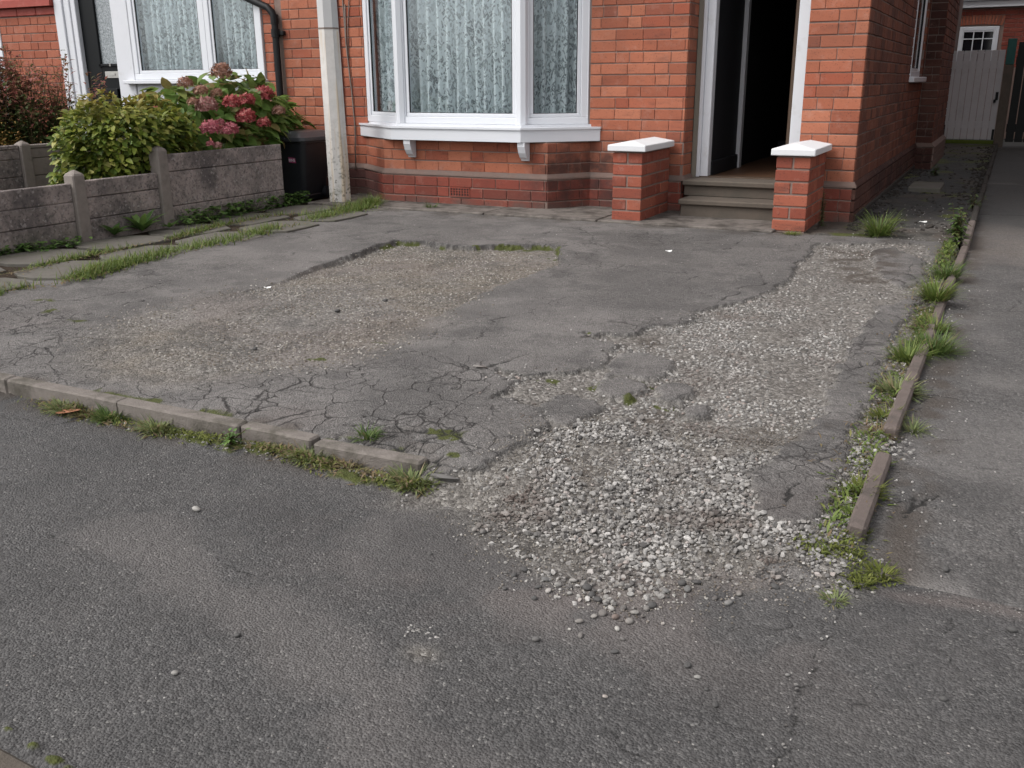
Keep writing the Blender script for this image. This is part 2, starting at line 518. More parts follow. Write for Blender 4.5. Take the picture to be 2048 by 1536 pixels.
def tarmac(name, grain_sc, c_lo, c_hi, tint, patchy=.35, mkf=.5):
    """asphalt; attribute ma = grit, moss, brown, crack; mb = dark, dust, pink, soil"""
    m, t = new_mat(name)
    p = t.pos()
    grit, moss, brown, crack = t.attr4('ma')
    dark, dust, pink, soil = t.attr4('mb')
    cell = t.vor(grain_sc, p, out='Color'); s3 = t.n("SeparateColor"); t.l(cell, s3.inputs[0])
    g = t.math('ADD', t.math('MULTIPLY', s3.outputs[0], .55), t.math('MULTIPLY', t.noise(grain_sc*1.7, 3, .6, p), .45))
    base = t.ramp(g, [(.18, c_lo), (.5, tuple((a+b)/2*.94 for a, b in zip(c_lo, c_hi))), (.8, c_hi)])
    base = t.mix(t.mapr(s3.outputs[1], .965, .99, 0, .5), base, (.27, .26, .245))
    lowf = t.noise(1.3, 4, .6, p)
    base = t.mix(t.mapr(lowf, .35, .68, 0, patchy), base, tint)
    lf2 = t.noise(3.7, 4, .6, p)
    base = t.mix(t.mapr(lf2, .5, .72, 0, .30), base, tuple(k*.7 for k in c_lo))
    cell2 = t.vor(85, p, out='Color'); s4 = t.n("SeparateColor"); t.l(cell2, s4.inputs[0])
    bed = t.ramp(s4.outputs[0], [(0, (.062, .055, .048)), (.4, (.115, .104, .092)), (.75, (.165, .152, .138)), (1, (.26, .243, .222))])
    mid = t.noise(26, 5, .7, p)
    base = t.mix(t.mapr(mid, .5, .72, 0, .30), base, tuple(k*.62 for k in c_lo))
    mk = t.noise(52, 5, .75, p, .4)
    base = t.mix(t.mapr(mk, .50, .68, 0, mkf), base, tuple(k*.55 for k in c_lo))
    mk2 = t.noise(64, 4, .75, p, .5)
    base = t.mix(t.mapr(mk2, .56, .70, 0, mkf*.8), base, tuple(min(1, k*1.7) for k in c_hi))
    streak = t.noise(9, 5, .65, p, .6)
    base = t.mix(t.mapr(streak, .52, .74, 0, .28), base, tuple(k*1.25 for k in tint))
    base = t.mix(grit, base, bed)
    base = t.mix(t.math('MULTIPLY', dust, .32), base, (.25, .232, .222))
    bn = t.ramp(s4.outputs[1], [(0, (.08, .064, .047)), (.5, (.145, .119, .090)), (1, (.28, .245, .20))])
    base = t.mix(t.math('MULTIPLY', brown, .5), base, bn)
    base = t.mix(t.math('MULTIPLY', pink, .6), base, (.150, .122, .112))
    base = t.mix(t.math('MULTIPLY', soil, .85), base, (.055, .042, .032))
    base = t.mix(t.math('MULTIPLY', dark, .7), base, (.026, .026, .027))
    mc = t.mix(t.noise(60, 4, .7, p), (.020, .026, .005), (.085, .095, .016))
    base = t.mix(t.mapr(t.math('ADD', moss, t.math('MULTIPLY', t.math('SUBTRACT', t.noise(45, 4, .7, p), .5), .7)), .35, .6, 0, 1), base, mc)
    base = t.mix(t.mapr(crack, .3, .75, 0, .93), base, (.014, .013, .012))
    wn_ = t.n("TexNoise"); wn_.inputs['Scale'].default_value = 6; wn_.inputs['Detail'].default_value = 4; t.l(p, wn_.inputs['Vector'])
    vm = t.n("VectorMath", operation='MULTIPLY_ADD'); t.l(wn_.outputs['Color'], vm.inputs[0]); vm.inputs[1].default_value = (.16, .16, 0); t.l(p, vm.inputs[2])
    cz = t.attr('craze')
    e1 = t.vor(6.5, vm.outputs[0], 'DISTANCE_TO_EDGE'); e2 = t.vor(15, vm.outputs[0], 'DISTANCE_TO_EDGE')
    k1 = t.math('MULTIPLY', t.mapr(e1, .006, .020, 1, 0), t.mapr(t.noise(3, 3, .6, p), .36, .46))
    k2 = t.math('MULTIPLY', t.mapr(e2, .010, .040, 1, 0), t.mapr(t.noise(4, 3, .6, p), .50, .58))
    net = t.math('MULTIPLY', t.math('MAXIMUM', k1, k2), cz)
    base = t.mix(t.math('MULTIPLY', net, .85), base, (.017, .015, .014))
    d1 = t.vor(grain_sc, p)
    h = t.math('ADD', t.math('MULTIPLY', d1, -1.0), t.math('MULTIPLY', t.noise(grain_sc*.6, 4, .7, p), 1.1))
    d2 = t.vor(85, p)
    h = t.math('ADD', h, t.math('MULTIPLY', t.math('MULTIPLY', d2, grit), -1.8))
    h = t.math('ADD', h, t.math('MULTIPLY', t.noise(38, 5, .7, p, .3), 1.2))
    h = t.math('SUBTRACT', h, t.math('MULTIPLY', net, 1.5))
    nb = t.bump(h, .72, .006)
    t.pbr(base, .8, nb, .38)
    MATS[name] = m
    return m
tarmac('tarmac_drive', 190, (.066, .061, .0585), (.176, .165, .158), (.152, .140, .133))
tarmac('tarmac_pavement', 190, (.034, .033, .033), (.100, .096, .095), (.082, .0755, .0725), .3, .30)
tarmac('tarmac_neighbour', 160, (.045, .043, .0425), (.126, .120, .117), (.112, .103, .097), .35)
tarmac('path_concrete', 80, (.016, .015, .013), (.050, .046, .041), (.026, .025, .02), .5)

def stone_mat(name, stops):
    m, t = new_mat(name)
    p = t.pos()
    c = t.ramp(t.rnd(), stops)
    c = t.mix(t.mapr(t.noise(260, 4, .7, p), .35, .7, 0, .45), c, tuple(.11*k for k in (1, .955, .92)))
    c = t.mix(t.mapr(t.noise(4.2, 5, .65, p), .50, .66, 0, .72), c, (.090, .066, .055))
    t.pbr(c, .85, t.bump(t.noise(300, 3, .6, p), .3, .002), .3)
    MATS[name] = m
stone_mat('gravel_stone', [(0, (.06, .056, .054)), (.15, (.14, .132, .126)), (.38, (.195, .184, .173)), (.7, (.30, .286, .270)), (.93, (.44, .42, .40)), (1, (.28, .225, .20))])
stone_mat('gravel_brown', [(0, (.075, .063, .050)), (.25, (.155, .132, .105)), (.5, (.235, .208, .175)), (.8, (.33, .305, .27)), (1, (.42, .40, .37))])
stone_mat('pebble_stone', [(0, (.09, .088, .086)), (.3, (.16, .155, .15)), (.6, (.25, .24, .225)), (.85, (.34, .325, .305)), (1, (.26, .20, .175))])
simple('pebble_dark', (.075, .072, .070), .8, .3, 60, .3)
simple('pebble_white', (.31, .295, .275), .8, .2, 60, .2)

def leaf_mat(name, stops, trans=.3, rough=.55, tip=None, spec=.35):
    m, t = new_mat(name)
    c = t.ramp(t.rnd(), stops)
    p = t.pos()
    c = t.mix(t.mapr(t.noise(35, 3, .6, p), .35, .7, 0, .35), c, tuple(k*.5 for k in stops[0][1]))
    if tip:
        z = t.sep(p)[2]
        c = t.mix(t.math('MULTIPLY', t.mapr(z, tip[0], tip[1], 0, 1), t.mapr(t.noise(14, 3, .6, p), .35, .62, 0, tip[3])), c, tip[2])
    b = t.n("BsdfPrincipled")
    t.l(c, b.inputs['Base Color']); b.inputs['Roughness'].default_value = rough
    b.inputs['Specular IOR Level'].default_value = spec
    tr = t.n("BsdfTranslucent"); t.l(c, tr.inputs[0])
    mx = t.n("MixShader"); mx.inputs[0].default_value = trans
    t.l(b.outputs[0], mx.inputs[1]); t.l(tr.outputs[0], mx.inputs[2])
    t.l(mx.outputs[0], t.out.inputs['Surface'])
    MATS[name] = m
leaf_mat('leaf_hydrangea', [(0, (.10, .18, .04)), (.35, (.145, .25, .055)), (.65, (.19, .30, .068)), (.85, (.25, .29, .085)), (1, (.29, .16, .08))], .38, .5, (.78, 1.05, (.13, .105, .045), .6))
leaf_mat('leaf_golden', [(0, (.055, .09, .014)), (.3, (.11, .16, .022)), (.6, (.20, .245, .038)), (.85, (.33, .35, .07)), (1, (.43, .40, .13))], .32, .5, (.74, .93, (.27, .16, .05), .75))
leaf_mat('leaf_red', [(0, (.09, .12, .045)), (.25, (.17, .12, .06)), (.5, (.28, .13, .085)), (.75, (.36, .12, .105)), (1, (.42, .17, .16))], .4, .6)
leaf_mat('leaf_green', [(0, (.045, .085, .022)), (.5, (.085, .13, .04)), (1, (.14, .18, .07))], .3, .6)  # plain green for lower foliage, creeper and path weeds
leaf_mat('leaf_amber', [(0, (.12, .09, .02)), (.5, (.22, .13, .03)), (1, (.30, .17, .05))], .2, .6)
leaf_mat('grass_blade', [(0, (.065, .105, .022)), (.35, (.115, .165, .034)), (.7, (.16, .215, .046)), (.9, (.19, .23, .06)), (1, (.24, .17, .085))], .3, .6)
leaf_mat('grass_deep', [(0, (.055, .095, .022)), (.5, (.09, .15, .034)), (.9, (.15, .20, .06)), (1, (.22, .17, .09))], .3, .6)
leaf_mat('weed_grey', [(0, (.10, .13, .05)), (.5, (.165, .20, .075)), (.85, (.23, .26, .11)), (1, (.27, .20, .12))], .25, .65)
leaf_mat('weed_dry', [(0, (.13, .09, .05)), (.6, (.22, .16, .09)), (1, (.15, .16, .06))], .25, .7)
leaf_mat('weed_moss', [(0, (.065, .085, .014)), (.5, (.12, .14, .024)), (1, (.18, .19, .045))], .25, .7)
leaf_mat('dock_leaf', [(0, (.07, .135, .034)), (.6, (.115, .21, .05)), (1, (.17, .26, .07))], .25, .5)
leaf_mat('flower_red', [(0, (.25, .04, .045)), (.5, (.42, .08, .085)), (.85, (.52, .15, .14)), (1, (.56, .27, .23))], .2, .7)
leaf_mat('flower_magenta', [(0, (.34, .08, .11)), (.5, (.52, .15, .18)), (1, (.62, .28, .30))], .2, .7)
leaf_mat('flower_tan', [(0, (.22, .11, .07)), (.5, (.36, .18, .125)), (1, (.48, .30, .24))], .2, .7)
leaf_mat('flower_pale', [(0, (.25, .09, .085)), (.5, (.40, .20, .18)), (1, (.50, .33, .29))], .2, .7)

def glass_mat():
    m, t = new_mat('window_glass')
    gl = t.n("BsdfGlossy"); gl.inputs['Roughness'].default_value = .02; gl.inputs[0].default_value = (.9, .95, 1, 1)
    tr = t.n("BsdfTransparent"); tr.inputs[0].default_value = (.95, .975, .98, 1)
    lw = t.n("LayerWeight"); lw.inputs[0].default_value = .5
    fr = t.math('ADD', .05, t.math('MULTIPLY', t.math('POWER', lw.outputs['Facing'], 3.0), .35))
    mx = t.n("MixShader"); t.l(fr, mx.inputs[0])
    t.l(tr.outputs[0], mx.inputs[1]); t.l(gl.outputs[0], mx.inputs[2]); t.l(mx.outputs[0], t.out.inputs['Surface'])
    MATS['window_glass'] = m
    m, t = new_mat('dark_glass')
    t.pbr((.006, .007, .010), .06, None, .6)
    MATS['dark_glass'] = m
    m, t = new_mat('frosted_glass')
    p = t.pos()
    n = t.noise(55, 4, .65, p, 1.0)
    c = t.mix(t.mapr(n, .4, .6), (.16, .18, .19), (.36, .39, .41))
    t.pbr(c, .25, t.bump(n, .8, .01), .6)
    MATS['frosted_glass'] = m
glass_mat()
def lace(name, thin, solid):
    m, t = new_mat(name)
    p = t.pos()
    mp = t.n("Mapping"); t.l(p, mp.inputs[0]); mp.inputs['Scale'].default_value = (1, 1, .72)
    n1 = t.noise(21, 2, .45, mp.outputs[0], 1.9)
    blob = t.mapr(n1, .50, .545, 0, 1)
    n2 = t.noise(34, 1, .4, mp.outputs[0], 2.2)
    thread = t.mapr(t.math('ABSOLUTE', t.math('SUBTRACT', n2, .5)), .02, .05, 0, 1)
    pat = t.math('MULTIPLY', blob, t.math('ADD', .25, t.math('MULTIPLY', thread, .75)))
    zone = t.mapr(t.noise(3.2, 3, .55, mp.outputs[0]), .36, .56, .25, 1)
    pat = t.math('MULTIPLY', pat, zone)
    c = t.mix(pat, solid, thin)
    d = t.n("BsdfDiffuse"); t.l(c, d.inputs[0])
    tl = t.n("BsdfTranslucent"); t.l(c, tl.inputs[0])
    m1 = t.n("MixShader"); m1.inputs[0].default_value = .25
    t.l(d.outputs[0], m1.inputs[1]); t.l(tl.outputs[0], m1.inputs[2])
    tp = t.n("BsdfTransparent")
    m2 = t.n("MixShader"); t.l(t.math('ADD', .03, t.math('MULTIPLY', pat, .42)), m2.inputs[0])
    t.l(m1.outputs[0], m2.inputs[1]); t.l(tp.outputs[0], m2.inputs[2])
    t.l(m2.outputs[0], t.out.inputs['Surface'])
    MATS[name] = m
lace('lace', (.36, .395, .41), (.70, .745, .755))

# ------------------------------------------------------------------ ground
Z_PAVE = -0.05
pit = GP([(1118,490),(1060,487),(1000,488),(940,492),(892,490),(842,481),(792,481),(746,493),(699,511),(650,523),(606,543),(575,556),(532,569),(440,585),(374,607),(316,624),(246,646),(207,672),(193,699),(211,734),(250,752),(320,762),(395,756),(475,742),(593,727),(677,716),(703,703),(747,688),(787,675),(792,662),(839,647),(879,622),(952,593),(988,574),(1058,551),(1104,536),(1133,523),(1121,512)])
gravel_poly = GPS([(1850,490),(1740,486),(1640,487),(1626,489),(1614,508),(1589,529),(1580,554),(1531,583),(1497,597),(1452,604),(1385,618),(1390,637),(1365,645),(1306,647),(1265,668),(1223,664),(1186,668),(1159,660),(1174,676),(1236,687),(1223,699),(1215,724),(1182,736),(1140,743),(1099,747),(1057,753),(1024,741),(987,736),(987,747),(1033,765),(1008,782),(974,799),(1024,794),(1049,811),(1074,819),(1095,840),(1082,861),(1049,888),(1020,900),(985,925),(945,935),(830,935),(800,1000),(880,1010),(950,1040),(985,1090),(1050,1112),(1090,1150),(1150,1165),(1190,1195),(1230,1210),(1320,1180),(1380,1158),(1440,1150),(1500,1165),(1510,1150),(1535,1137),(1600,1140),(1650,1170),(1685,1180),(1712,1120),(1725,1040),(1770,920),(1800,860),(1830,760),(1850,640),(1880,560)])
plate_r = GP([(1850,575),(1829,591),(1790,603),(1756,611),(1720,663),(1688,705),(1673,747),(1657,788),(1640,825),(1608,862),(1540,904),(1510,938),(1520,977),(1530,1011),(1554,1035),(1618,1040),(1657,992),(1686,957),(1701,904),(1708,865),(1718,820),(1745,770),(1772,700),(1800,650),(1835,605),(1872,575)])
plates = [GP(q) for q in (
    [(1095,836),(1074,815),(1116,790),(1157,788),(1182,799),(1213,815),(1190,830),(1149,842),(1120,846)],
    [(1211,732),(1236,707),(1286,703),(1340,720),(1348,736),(1315,752),(1290,757),(1248,749),(1215,752)],
    [(1194,765),(1205,757),(1248,754),(1290,763),(1298,778),(1265,794),(1223,794),(1194,778)],
    [(1315,774),(1331,763),(1377,765),(1394,778),(1369,794),(1348,802),(1323,790)],
    [(1360,815),(1380,805),(1425,808),(1418,822),(1390,832),(1362,826)],
    [(1740,500),(1790,495),(1850,520),(1850,560),(1800,575),(1760,545)])]
thick_poly = GPS([(1090,850),(1180,835),(1330,835),(1420,850),(1500,860),(1640,840),(1700,860),(1780,860),(1740,960),(1725,1060),(1680,1180),(1500,1160),(1230,1215),(1090,1150),(960,1050),(1000,960),(1040,900)])
mid_poly = GP([(1200,640),(1400,600),(1560,580),(1640,640),(1720,720),(1660,830),(1560,880),(1400,860),(1200,850),(1120,790),(1000,790),(980,740)])
brown_polys = [GP(q) for q in ([(560,560),(800,490),(1110,495),(1120,530),(950,600),(790,670),(690,720),(640,715),(800,600),(700,560)], [(210,700),(260,660),(420,640),(380,720),(300,760),(230,740)])]
rust_polys = [GP(q) for q in ([(1470,860),(1540,835),(1640,825),(1660,850),(1560,885),(1490,880)], [(1260,830),(1330,800),(1345,820),(1280,850)], [(1270,670),(1310,665),(1330,685),(1290,695)], [(1640,490),(1800,500),(1790,560),(1690,560)], [(1150,925),(1215,900),(1225,940),(1170,985)])]
moss_spots = [(1010,489,.08),(1060,490,.06),(960,492,.06),(1110,508,.06),(88,600,.05),(108,622,.06),(145,640,.05),(885,868,.07),(915,880,.05),(940,905,.05),(1100,760,.06),(1190,772,.04),(1330,805,.03),(180,775,.06),(300,802,.05),(655,880,.04),(770,680,.05),(1300,762,.03),(1250,795,.04),(640,717,.05),(1165,662,.03),(1690,468,.10),(1720,470,.08)]
craze_a = GP([(200,790),(330,755),(480,735),(700,705),(850,690),(990,725),(1010,790),(1000,840),(940,910),(850,935),(640,880),(490,852),(330,815)])
craze_b = GP([(-80,600),(120,610),(230,640),(300,700),(330,770),(300,815),(0,755),(-120,740)])
craze_c = GP([(640,860),(860,850),(940,905),(940,950),(830,945),(640,885)])
drive_cracks = [GP(q) for q in (
    [(60,610),(110,600),(160,600),(215,588),(260,582)], [(170,628),(230,615),(290,600)], [(270,585),(330,563),(400,545),(450,540)], [(300,545),(350,535),(420,530)],
    [(0,668),(80,662),(140,660)], [(800,440),(850,432),(920,425)], [(760,465),(860,450),(930,452)], [(700,490),(760,470),(790,462)],
    [(925,732),(870,728),(800,735),(700,745)], [(855,675),(900,640)], [(1415,702),(1380,690),(1330,680)], [(1510,938),(1600,930),(1660,925),(1690,925)], [(1657,820),(1720,832)],
    [(1690,703),(1740,700)], [(1756,611),(1700,625)], [(1530,1011),(1580,1000),(1600,960)], [(1610,862),(1650,870),(1700,868)], [(1275,655),(1200,650),(1100,650)],
    [(950,915),(925,885),(915,866)], [(840,862),(900,868),(935,862),(960,845)], [(640,878),(760,876),(840,862)])]
dark_spots = [(950,622,.22,.10),(350,565,.20,.1),(250,590,.2,.1),(1245,1040,.10,.05),(720,700,.1,.05)]
def spots(X, Y, L, sc=1.0):
    r = np.zeros(X.shape)
    for q in L:
        c = G(q[0], q[1])
        rx = q[2]*sc; ry = (q[3] if len(q) > 3 else q[2]*.8)*sc
        r = np.maximum(r, np.exp(-(((X-c[0])/rx)**2+((Y-c[1])/ry)**2)))
    return r
def drive_fields(X, Y):
    wx = X + (fbm(X, Y, 9, 3, 1)-.5)*.09; wy = Y + (fbm(X, Y, 9, 3, 2)-.5)*.09
    wx2 = X + (fbm(X, Y, 20, 4, 3)-.5)*.075 + (vn(X, Y, 75, 11)-.5)*.018; wy2 = Y + (fbm(X, Y, 20, 4, 4)-.5)*.075 + (vn(X, Y, 75, 12)-.5)*.018
    z = (fbm(X, Y, 1.2, 3, 5)-.5)*.03 + (fbm(X, Y, 7, 3, 6)-.5)*.006
    dp = sdf(pit, wx2, wy2)
    # the worn patch: a clean step at the far edges, feathered out towards the road
    sharp = ss(Y, 3.0, 4.3)
    pm = ss(dp, -.012, .012)*sharp + ss(dp, -.25, .12)*(1-sharp)
    pd = pm*(.010 + .026*ss(Y, 3.4, 5.0))
    z = z - pd + pm*(fbm(X, Y, 18, 4, 8)-.5)*.012
    dg = sdf(gravel_poly, wx2, wy2)
    gm = ss(dg, -.008, .010)
    pl = ss(sdf(plate_r, wx2, wy2), -.010, .012)
    for q in plates: pl = np.maximum(pl, ss(sdf(q, wx2, wy2), -.008, .010))
    gm = gm*(1-pl)
    z = z - gm*.017 + gm*(fbm(X, Y, 5, 3, 9)-.5)*.022
    d_c = ldist(drive_cracks, X+(fbm(X, Y, 14, 3, 12)-.5)*.07, Y+(fbm(X, Y, 14, 3, 13)-.5)*.07)
    cr = np.exp(-(d_c/.0048)**2)*ss(fbm(X, Y, 5, 2, 14), .25, .5)
    vx = X + (fbm(X, Y, 6, 3, 15)-.5)*.16; vy = Y + (fbm(X, Y, 6, 3, 16)-.5)*.16
    ve = np.minimum(voredge(vx*.9, vy*1.1, .19, 4), voredge(vx, vy, .085, 14)+.004*(fbm(X, Y, 3, 2, 18) < .52))
    ca = np.maximum(ss(sdf(craze_a, wx, wy), -.05, .1), ss(sdf(craze_b, wx, wy), -.05, .1))
    cr = np.maximum(cr, np.exp(-(ve/.0030)**2)*ca*ss(fbm(X, Y, 4, 2, 17), .42, .60)*.8)
    ve2 = voredge(X + (fbm(X, Y, 12, 2, 15)-.5)*.05, Y + (fbm(X, Y, 12, 2, 16)-.5)*.05, .11, 9)
    cc = ss(sdf(craze_c, wx, wy), -.02, .08)
    cr = np.maximum(cr, np.exp(-(ve2/.0055)**2)*cc*.9)
    # hair cracks elsewhere on the old tarmac
    ve3 = voredge(vx, vy, .38, 21)
    cr = np.maximum(cr, np.exp(-(ve3/.004)**2)*.8*ss(fbm(X, Y, 2.5, 2, 23), .47, .62))
    cr = cr*(1-gm)*(1-pm*.9)
    z = z - .006*cr
    rag = np.exp(-(np.abs(dg)/.02)**2)*ss(fbm(X, Y, 30, 3, 31), .45, .6)
    grit = np.clip(gm + pm*.85 + rag*.4, 0, 1)
    br = np.zeros(X.shape)
    for q in brown_polys: br = np.maximum(br, ss(sdf(q, wx, wy), -.18, .10))
    br = br*pm*(.35+.65*ss(fbm(X, Y, 5, 4, 33), .38, .62))
    br = np.maximum(br, .5*np.exp(-(dp/.045)**2)*ss(fbm(X, Y, 8, 3, 34), .45, .6)*pm)
    ru = np.zeros(X.shape)
    for q in rust_polys: ru = np.maximum(ru, ss(sdf(q, wx, wy), -.05, .06))
    ru = ru*ss(fbm(X, Y, 14, 4, 35), .4, .6)
    moss = spots(wx, wy, moss_spots)*ss(fbm(X, Y, 20, 4, 37), .38, .60)
    far_edge = np.exp(-((dp-.012)/.020)**2)*ss(Y, 4.7, 5.0)*ss(fbm(X, Y, 6, 3, 38), .42, .56)
    moss = np.maximum(moss, far_edge*.9)
    dk = spots(wx, wy, dark_spots)*.55
    dk = np.maximum(dk, .8*np.exp(-((dp+.004)/.010)**2)*ss(Y, 4.4, 4.8))
    dk = np.maximum(dk, .6*np.exp(-((dg+.003)/.008)**2)*(1-pl))
    dk = np.maximum(dk, .38*ss(fbm(X, Y, 2.3, 5, 39), .50, .68)*(1-gm)); dk = np.maximum(dk, .45*ss(fbm(X, Y, 7, 4, 40), .58, .70)*(1-.6*gm))
    dust = .7*ss(fbm(X, Y, 3, 4, 41), .42, .68)*(1-gm) + .3*gm
    pink = .55*ss(fbm(X, Y, 1.6, 3, 43), .5, .72)*ss(Y, 3.2, 2.2)*(1-gm) + .8*pm*ss(fbm(X, Y, 2.4, 3, 44), .5, .7)*.6
    soil = np.maximum(ru*.85, cc*.35*ss(fbm(X, Y, 16, 3, 45), .45, .6))
    eb = np.exp(-((X+.225)/.055)**2)*ss(Y, 2.3, 3.0)
    soil = np.maximum(soil, eb*.8*ss(fbm(X, Y, 10, 3, 46), .3, .5)); moss = np.maximum(moss, eb*.75*ss(fbm(X, Y, 9, 3, 47), .5, .64))
    kf = np.exp(-((Y-2.12)/.03)**2)*(X < -1.3)
    soil = np.maximum(soil, kf*.7*ss(fbm(X, Y, 8, 3, 48), .4, .6)); moss = np.maximum(moss, kf*.6*ss(fbm(X, Y, 7, 3, 49), .55, .66))
    wf = ss(Y, 6.35, 6.62); soil = np.maximum(soil, wf*.6*ss(fbm(X, Y, 6, 3, 50), .4, .62))
    ed = ss(X, -.205, -.172); z = z*(1-ed) - .045*ed
    # the mouth of the drive runs down onto the pavement, the front edge ends at the kerb
    ramp = ss(Y, 2.16, 1.88)
    z = z*(1-ramp) + (Z_PAVE-.004)*ramp - .03*ss(Y, 1.92, 1.84)
    z = np.where((X < -1.315) & (Y < 2.094), -.09, z)
    A = np.stack([grit, moss, br, cr], -1); B = np.stack([dk, dust, pink, soil], -1)
    global LAST_CRAZE
    LAST_CRAZE = np.clip(np.maximum(ca, .75*ss(fbm(X, Y, 1.3, 3, 25), .47, .62))*(1-gm)*(1-pm*.9), 0, 1)
    return z, A, B, gm, pm, pl
s42 = lambda x, y: (1200+x*.41406, 1100+y*.41406)
pave_cracks_wide = [GP([s42(*q) for q in [(1135,260),(1140,330),(1100,410),(1060,470),(1055,550),(1000,610),(940,640),(930,740),(905,820),(925,900),(880,980),(840,1050),(820,1110)]], Z_PAVE)]
pave_cracks = [GP([s42(*p_) for p_ in q], Z_PAVE) for q in (
    [(1260,280),(1350,340),(1440,400),(1560,435),(1650,480),(1750,555)], [(1440,400),(1380,470),(1320,525),(1240,548),(1160,545)],
    [(640,285),(670,320),(720,355),(850,385),(960,370)], [(880,390),(960,410),(1020,440)], [(1030,600),(1080,660),(1180,715),(1300,750)], [(1480,230),(1470,290),(1440,350)],
    [(-60,780),(20,850),(100,930),(220,1000)], [(560,780),(640,840),(760,870)], [(1700,300),(1690,350),(1670,390)], [(700,345),(630,400),(560,420)], [(780,570),(860,600),(940,640)])]
pave_cracks.append(GP([(1735,1150),(1790,1168),(1850,1185),(1930,1204),(2048,1222),(2120,1232)], Z_PAVE+.002))
pave_line = [GP([(-200,815),(0,832),(110,850),(160,838)], Z_PAVE), GP([(95,1070),(150,1085),(260,1160),(340,1210),(450,1285),(520,1330)], Z_PAVE), GP([(240,1030),(310,1015)], Z_PAVE), GP([(450,1125),(510,1150),(480,1190)], Z_PAVE), GP([(600,1220),(660,1250)], Z_PAVE)]
pave_patches = [GP([(95,1070),(240,1025),(310,1012),(385,1050),(370,1090),(450,1130),(520,1170),(640,1200),(760,1290),(900,1420),(1100,1560),(1500,1700),(700,1700),(640,1420),(500,1310),(340,1210),(220,1140)], Z_PAVE), GP([(620,1060),(760,1010),(900,1000),(1010,1100),(1150,1190),(1400,1200),(1380,1300),(1100,1290),(900,1200),(700,1150)], Z_PAVE)]
moss_kerb = [(385,885,.05),(420,890,.07),(470,900,.08),(510,905,.07),(545,915,.05),(575,915,.06),(600,925,.04),(660,940,.05),(690,955,.07),(720,965,.06),(770,970,.05),(800,978,.06),(840,980,.05),(10,1462,.022),(60,1495,.022),(110,1525,.022),(140,1545,.022),(230,835,.04),(150,820,.05)]
def pave_fields(X, Y):
    z = Z_PAVE + (fbm(X, Y, 1.1, 3, 51)-.5)*.012 + (fbm(X, Y, 60, 3, 52)-.5)*.004
    wx = X + (fbm(X, Y, 18, 3, 53)-.5)*.04; wy = Y + (fbm(X, Y, 18, 3, 54)-.5)*.04
    cr = .8*np.exp(-(ldist(pave_cracks_wide, wx, wy)/.0028)**2)*ss(fbm(X, Y, 11, 2, 68), .25, .45)
    cr = np.maximum(cr, .8*np.exp(-(ldist(pave_cracks, wx, wy)/.0028)**2)*ss(fbm(X, Y, 9, 2, 55), .34, .54))
    cr = np.maximum(cr, .8*np.exp(-(ldist(pave_line, wx, wy)/.003)**2)*ss(fbm(X, Y, 7, 2, 56), .35, .5))
    z = z - .004*cr
    kerbside = ss(Y, 1.93, 2.03)*ss(X, -1.15, -1.25)
    foot = np.exp(-((Y-2.04)/.085)**2)*ss(X, -1.12, -1.22)
    soil = foot*ss(fbm(X, Y, 11, 3, 57), .32, .55)
    moss = np.zeros(X.shape)
    for q in moss_kerb:
        c = G(q[0], q[1], Z_PAVE)
        moss = np.maximum(moss, np.exp(-(((X-c[0])/q[2])**2+((Y-c[1])/(q[2]*.5))**2)))
    moss = moss*ss(fbm(X, Y, 25, 3, 58), .25, .48)
    z = z + moss*.016*(.4+fbm(X, Y, 60, 2, 59)) + soil*.010*fbm(X, Y, 40, 3, 60)
    dust = np.zeros(X.shape)
    for q in pave_patches: dust = np.maximum(dust, .34*ss(sdf(q, X+(fbm(X, Y, 8, 4, 61)-.5)*.15, Y+(fbm(X, Y, 8, 4, 62)-.5)*.15), -.03, .05))
    tan_ = dust*1.0
    rub = spots(X, Y, [(842,1262,.035,.025)])
    mouth = np.exp(-((X+.75)/.55)**2)*ss(Y, 1.3, 1.75)
    dust = np.maximum(dust, .45*mouth*ss(fbm(X, Y, 6, 3, 63), .35, .6))
    pink = np.maximum(.38*tan_, .7*mouth*ss(fbm(X, Y, 5, 3, 64), .48, .66))
    join = np.exp(-((Y-(2.00+.02*np.sin(X*14)+.03*(fbm(X, Y, 6, 2, 65)-.5)))/.03)**2)*ss(X, -.16, -.08)
    dust = np.maximum(dust, .55*join*ss(fbm(X, Y, 10, 3, 66), .35, .6)); pink = np.maximum(pink, .8*join)
    grit = np.maximum(.8*ss(sdf(gravel_poly, wx, wy), -.08, .02)*ss(Y, 1.6, 1.75), rub)
    dk = .4*ss(fbm(X, Y, 1.6, 3, 67), .52, .72)
    A = np.stack([grit, moss, np.zeros(X.shape), cr], -1); B = np.stack([dk, dust, pink, soil], -1)
    return z, A, B
nb_cracks = [GP(q, -.03) for q in ([(1793,934),(1834,942),(1892,952),(1944,940),(2000,935)], [(1845,869),(1892,874),(1960,872)], [(1790,1005),(1840,990),(1800,1030)], [(1900,600),(1935,595),(1960,600)], [(2048,860),(1990,850),(1940,862)], [(1760,1030),(1850,1000),(1880,985)])]
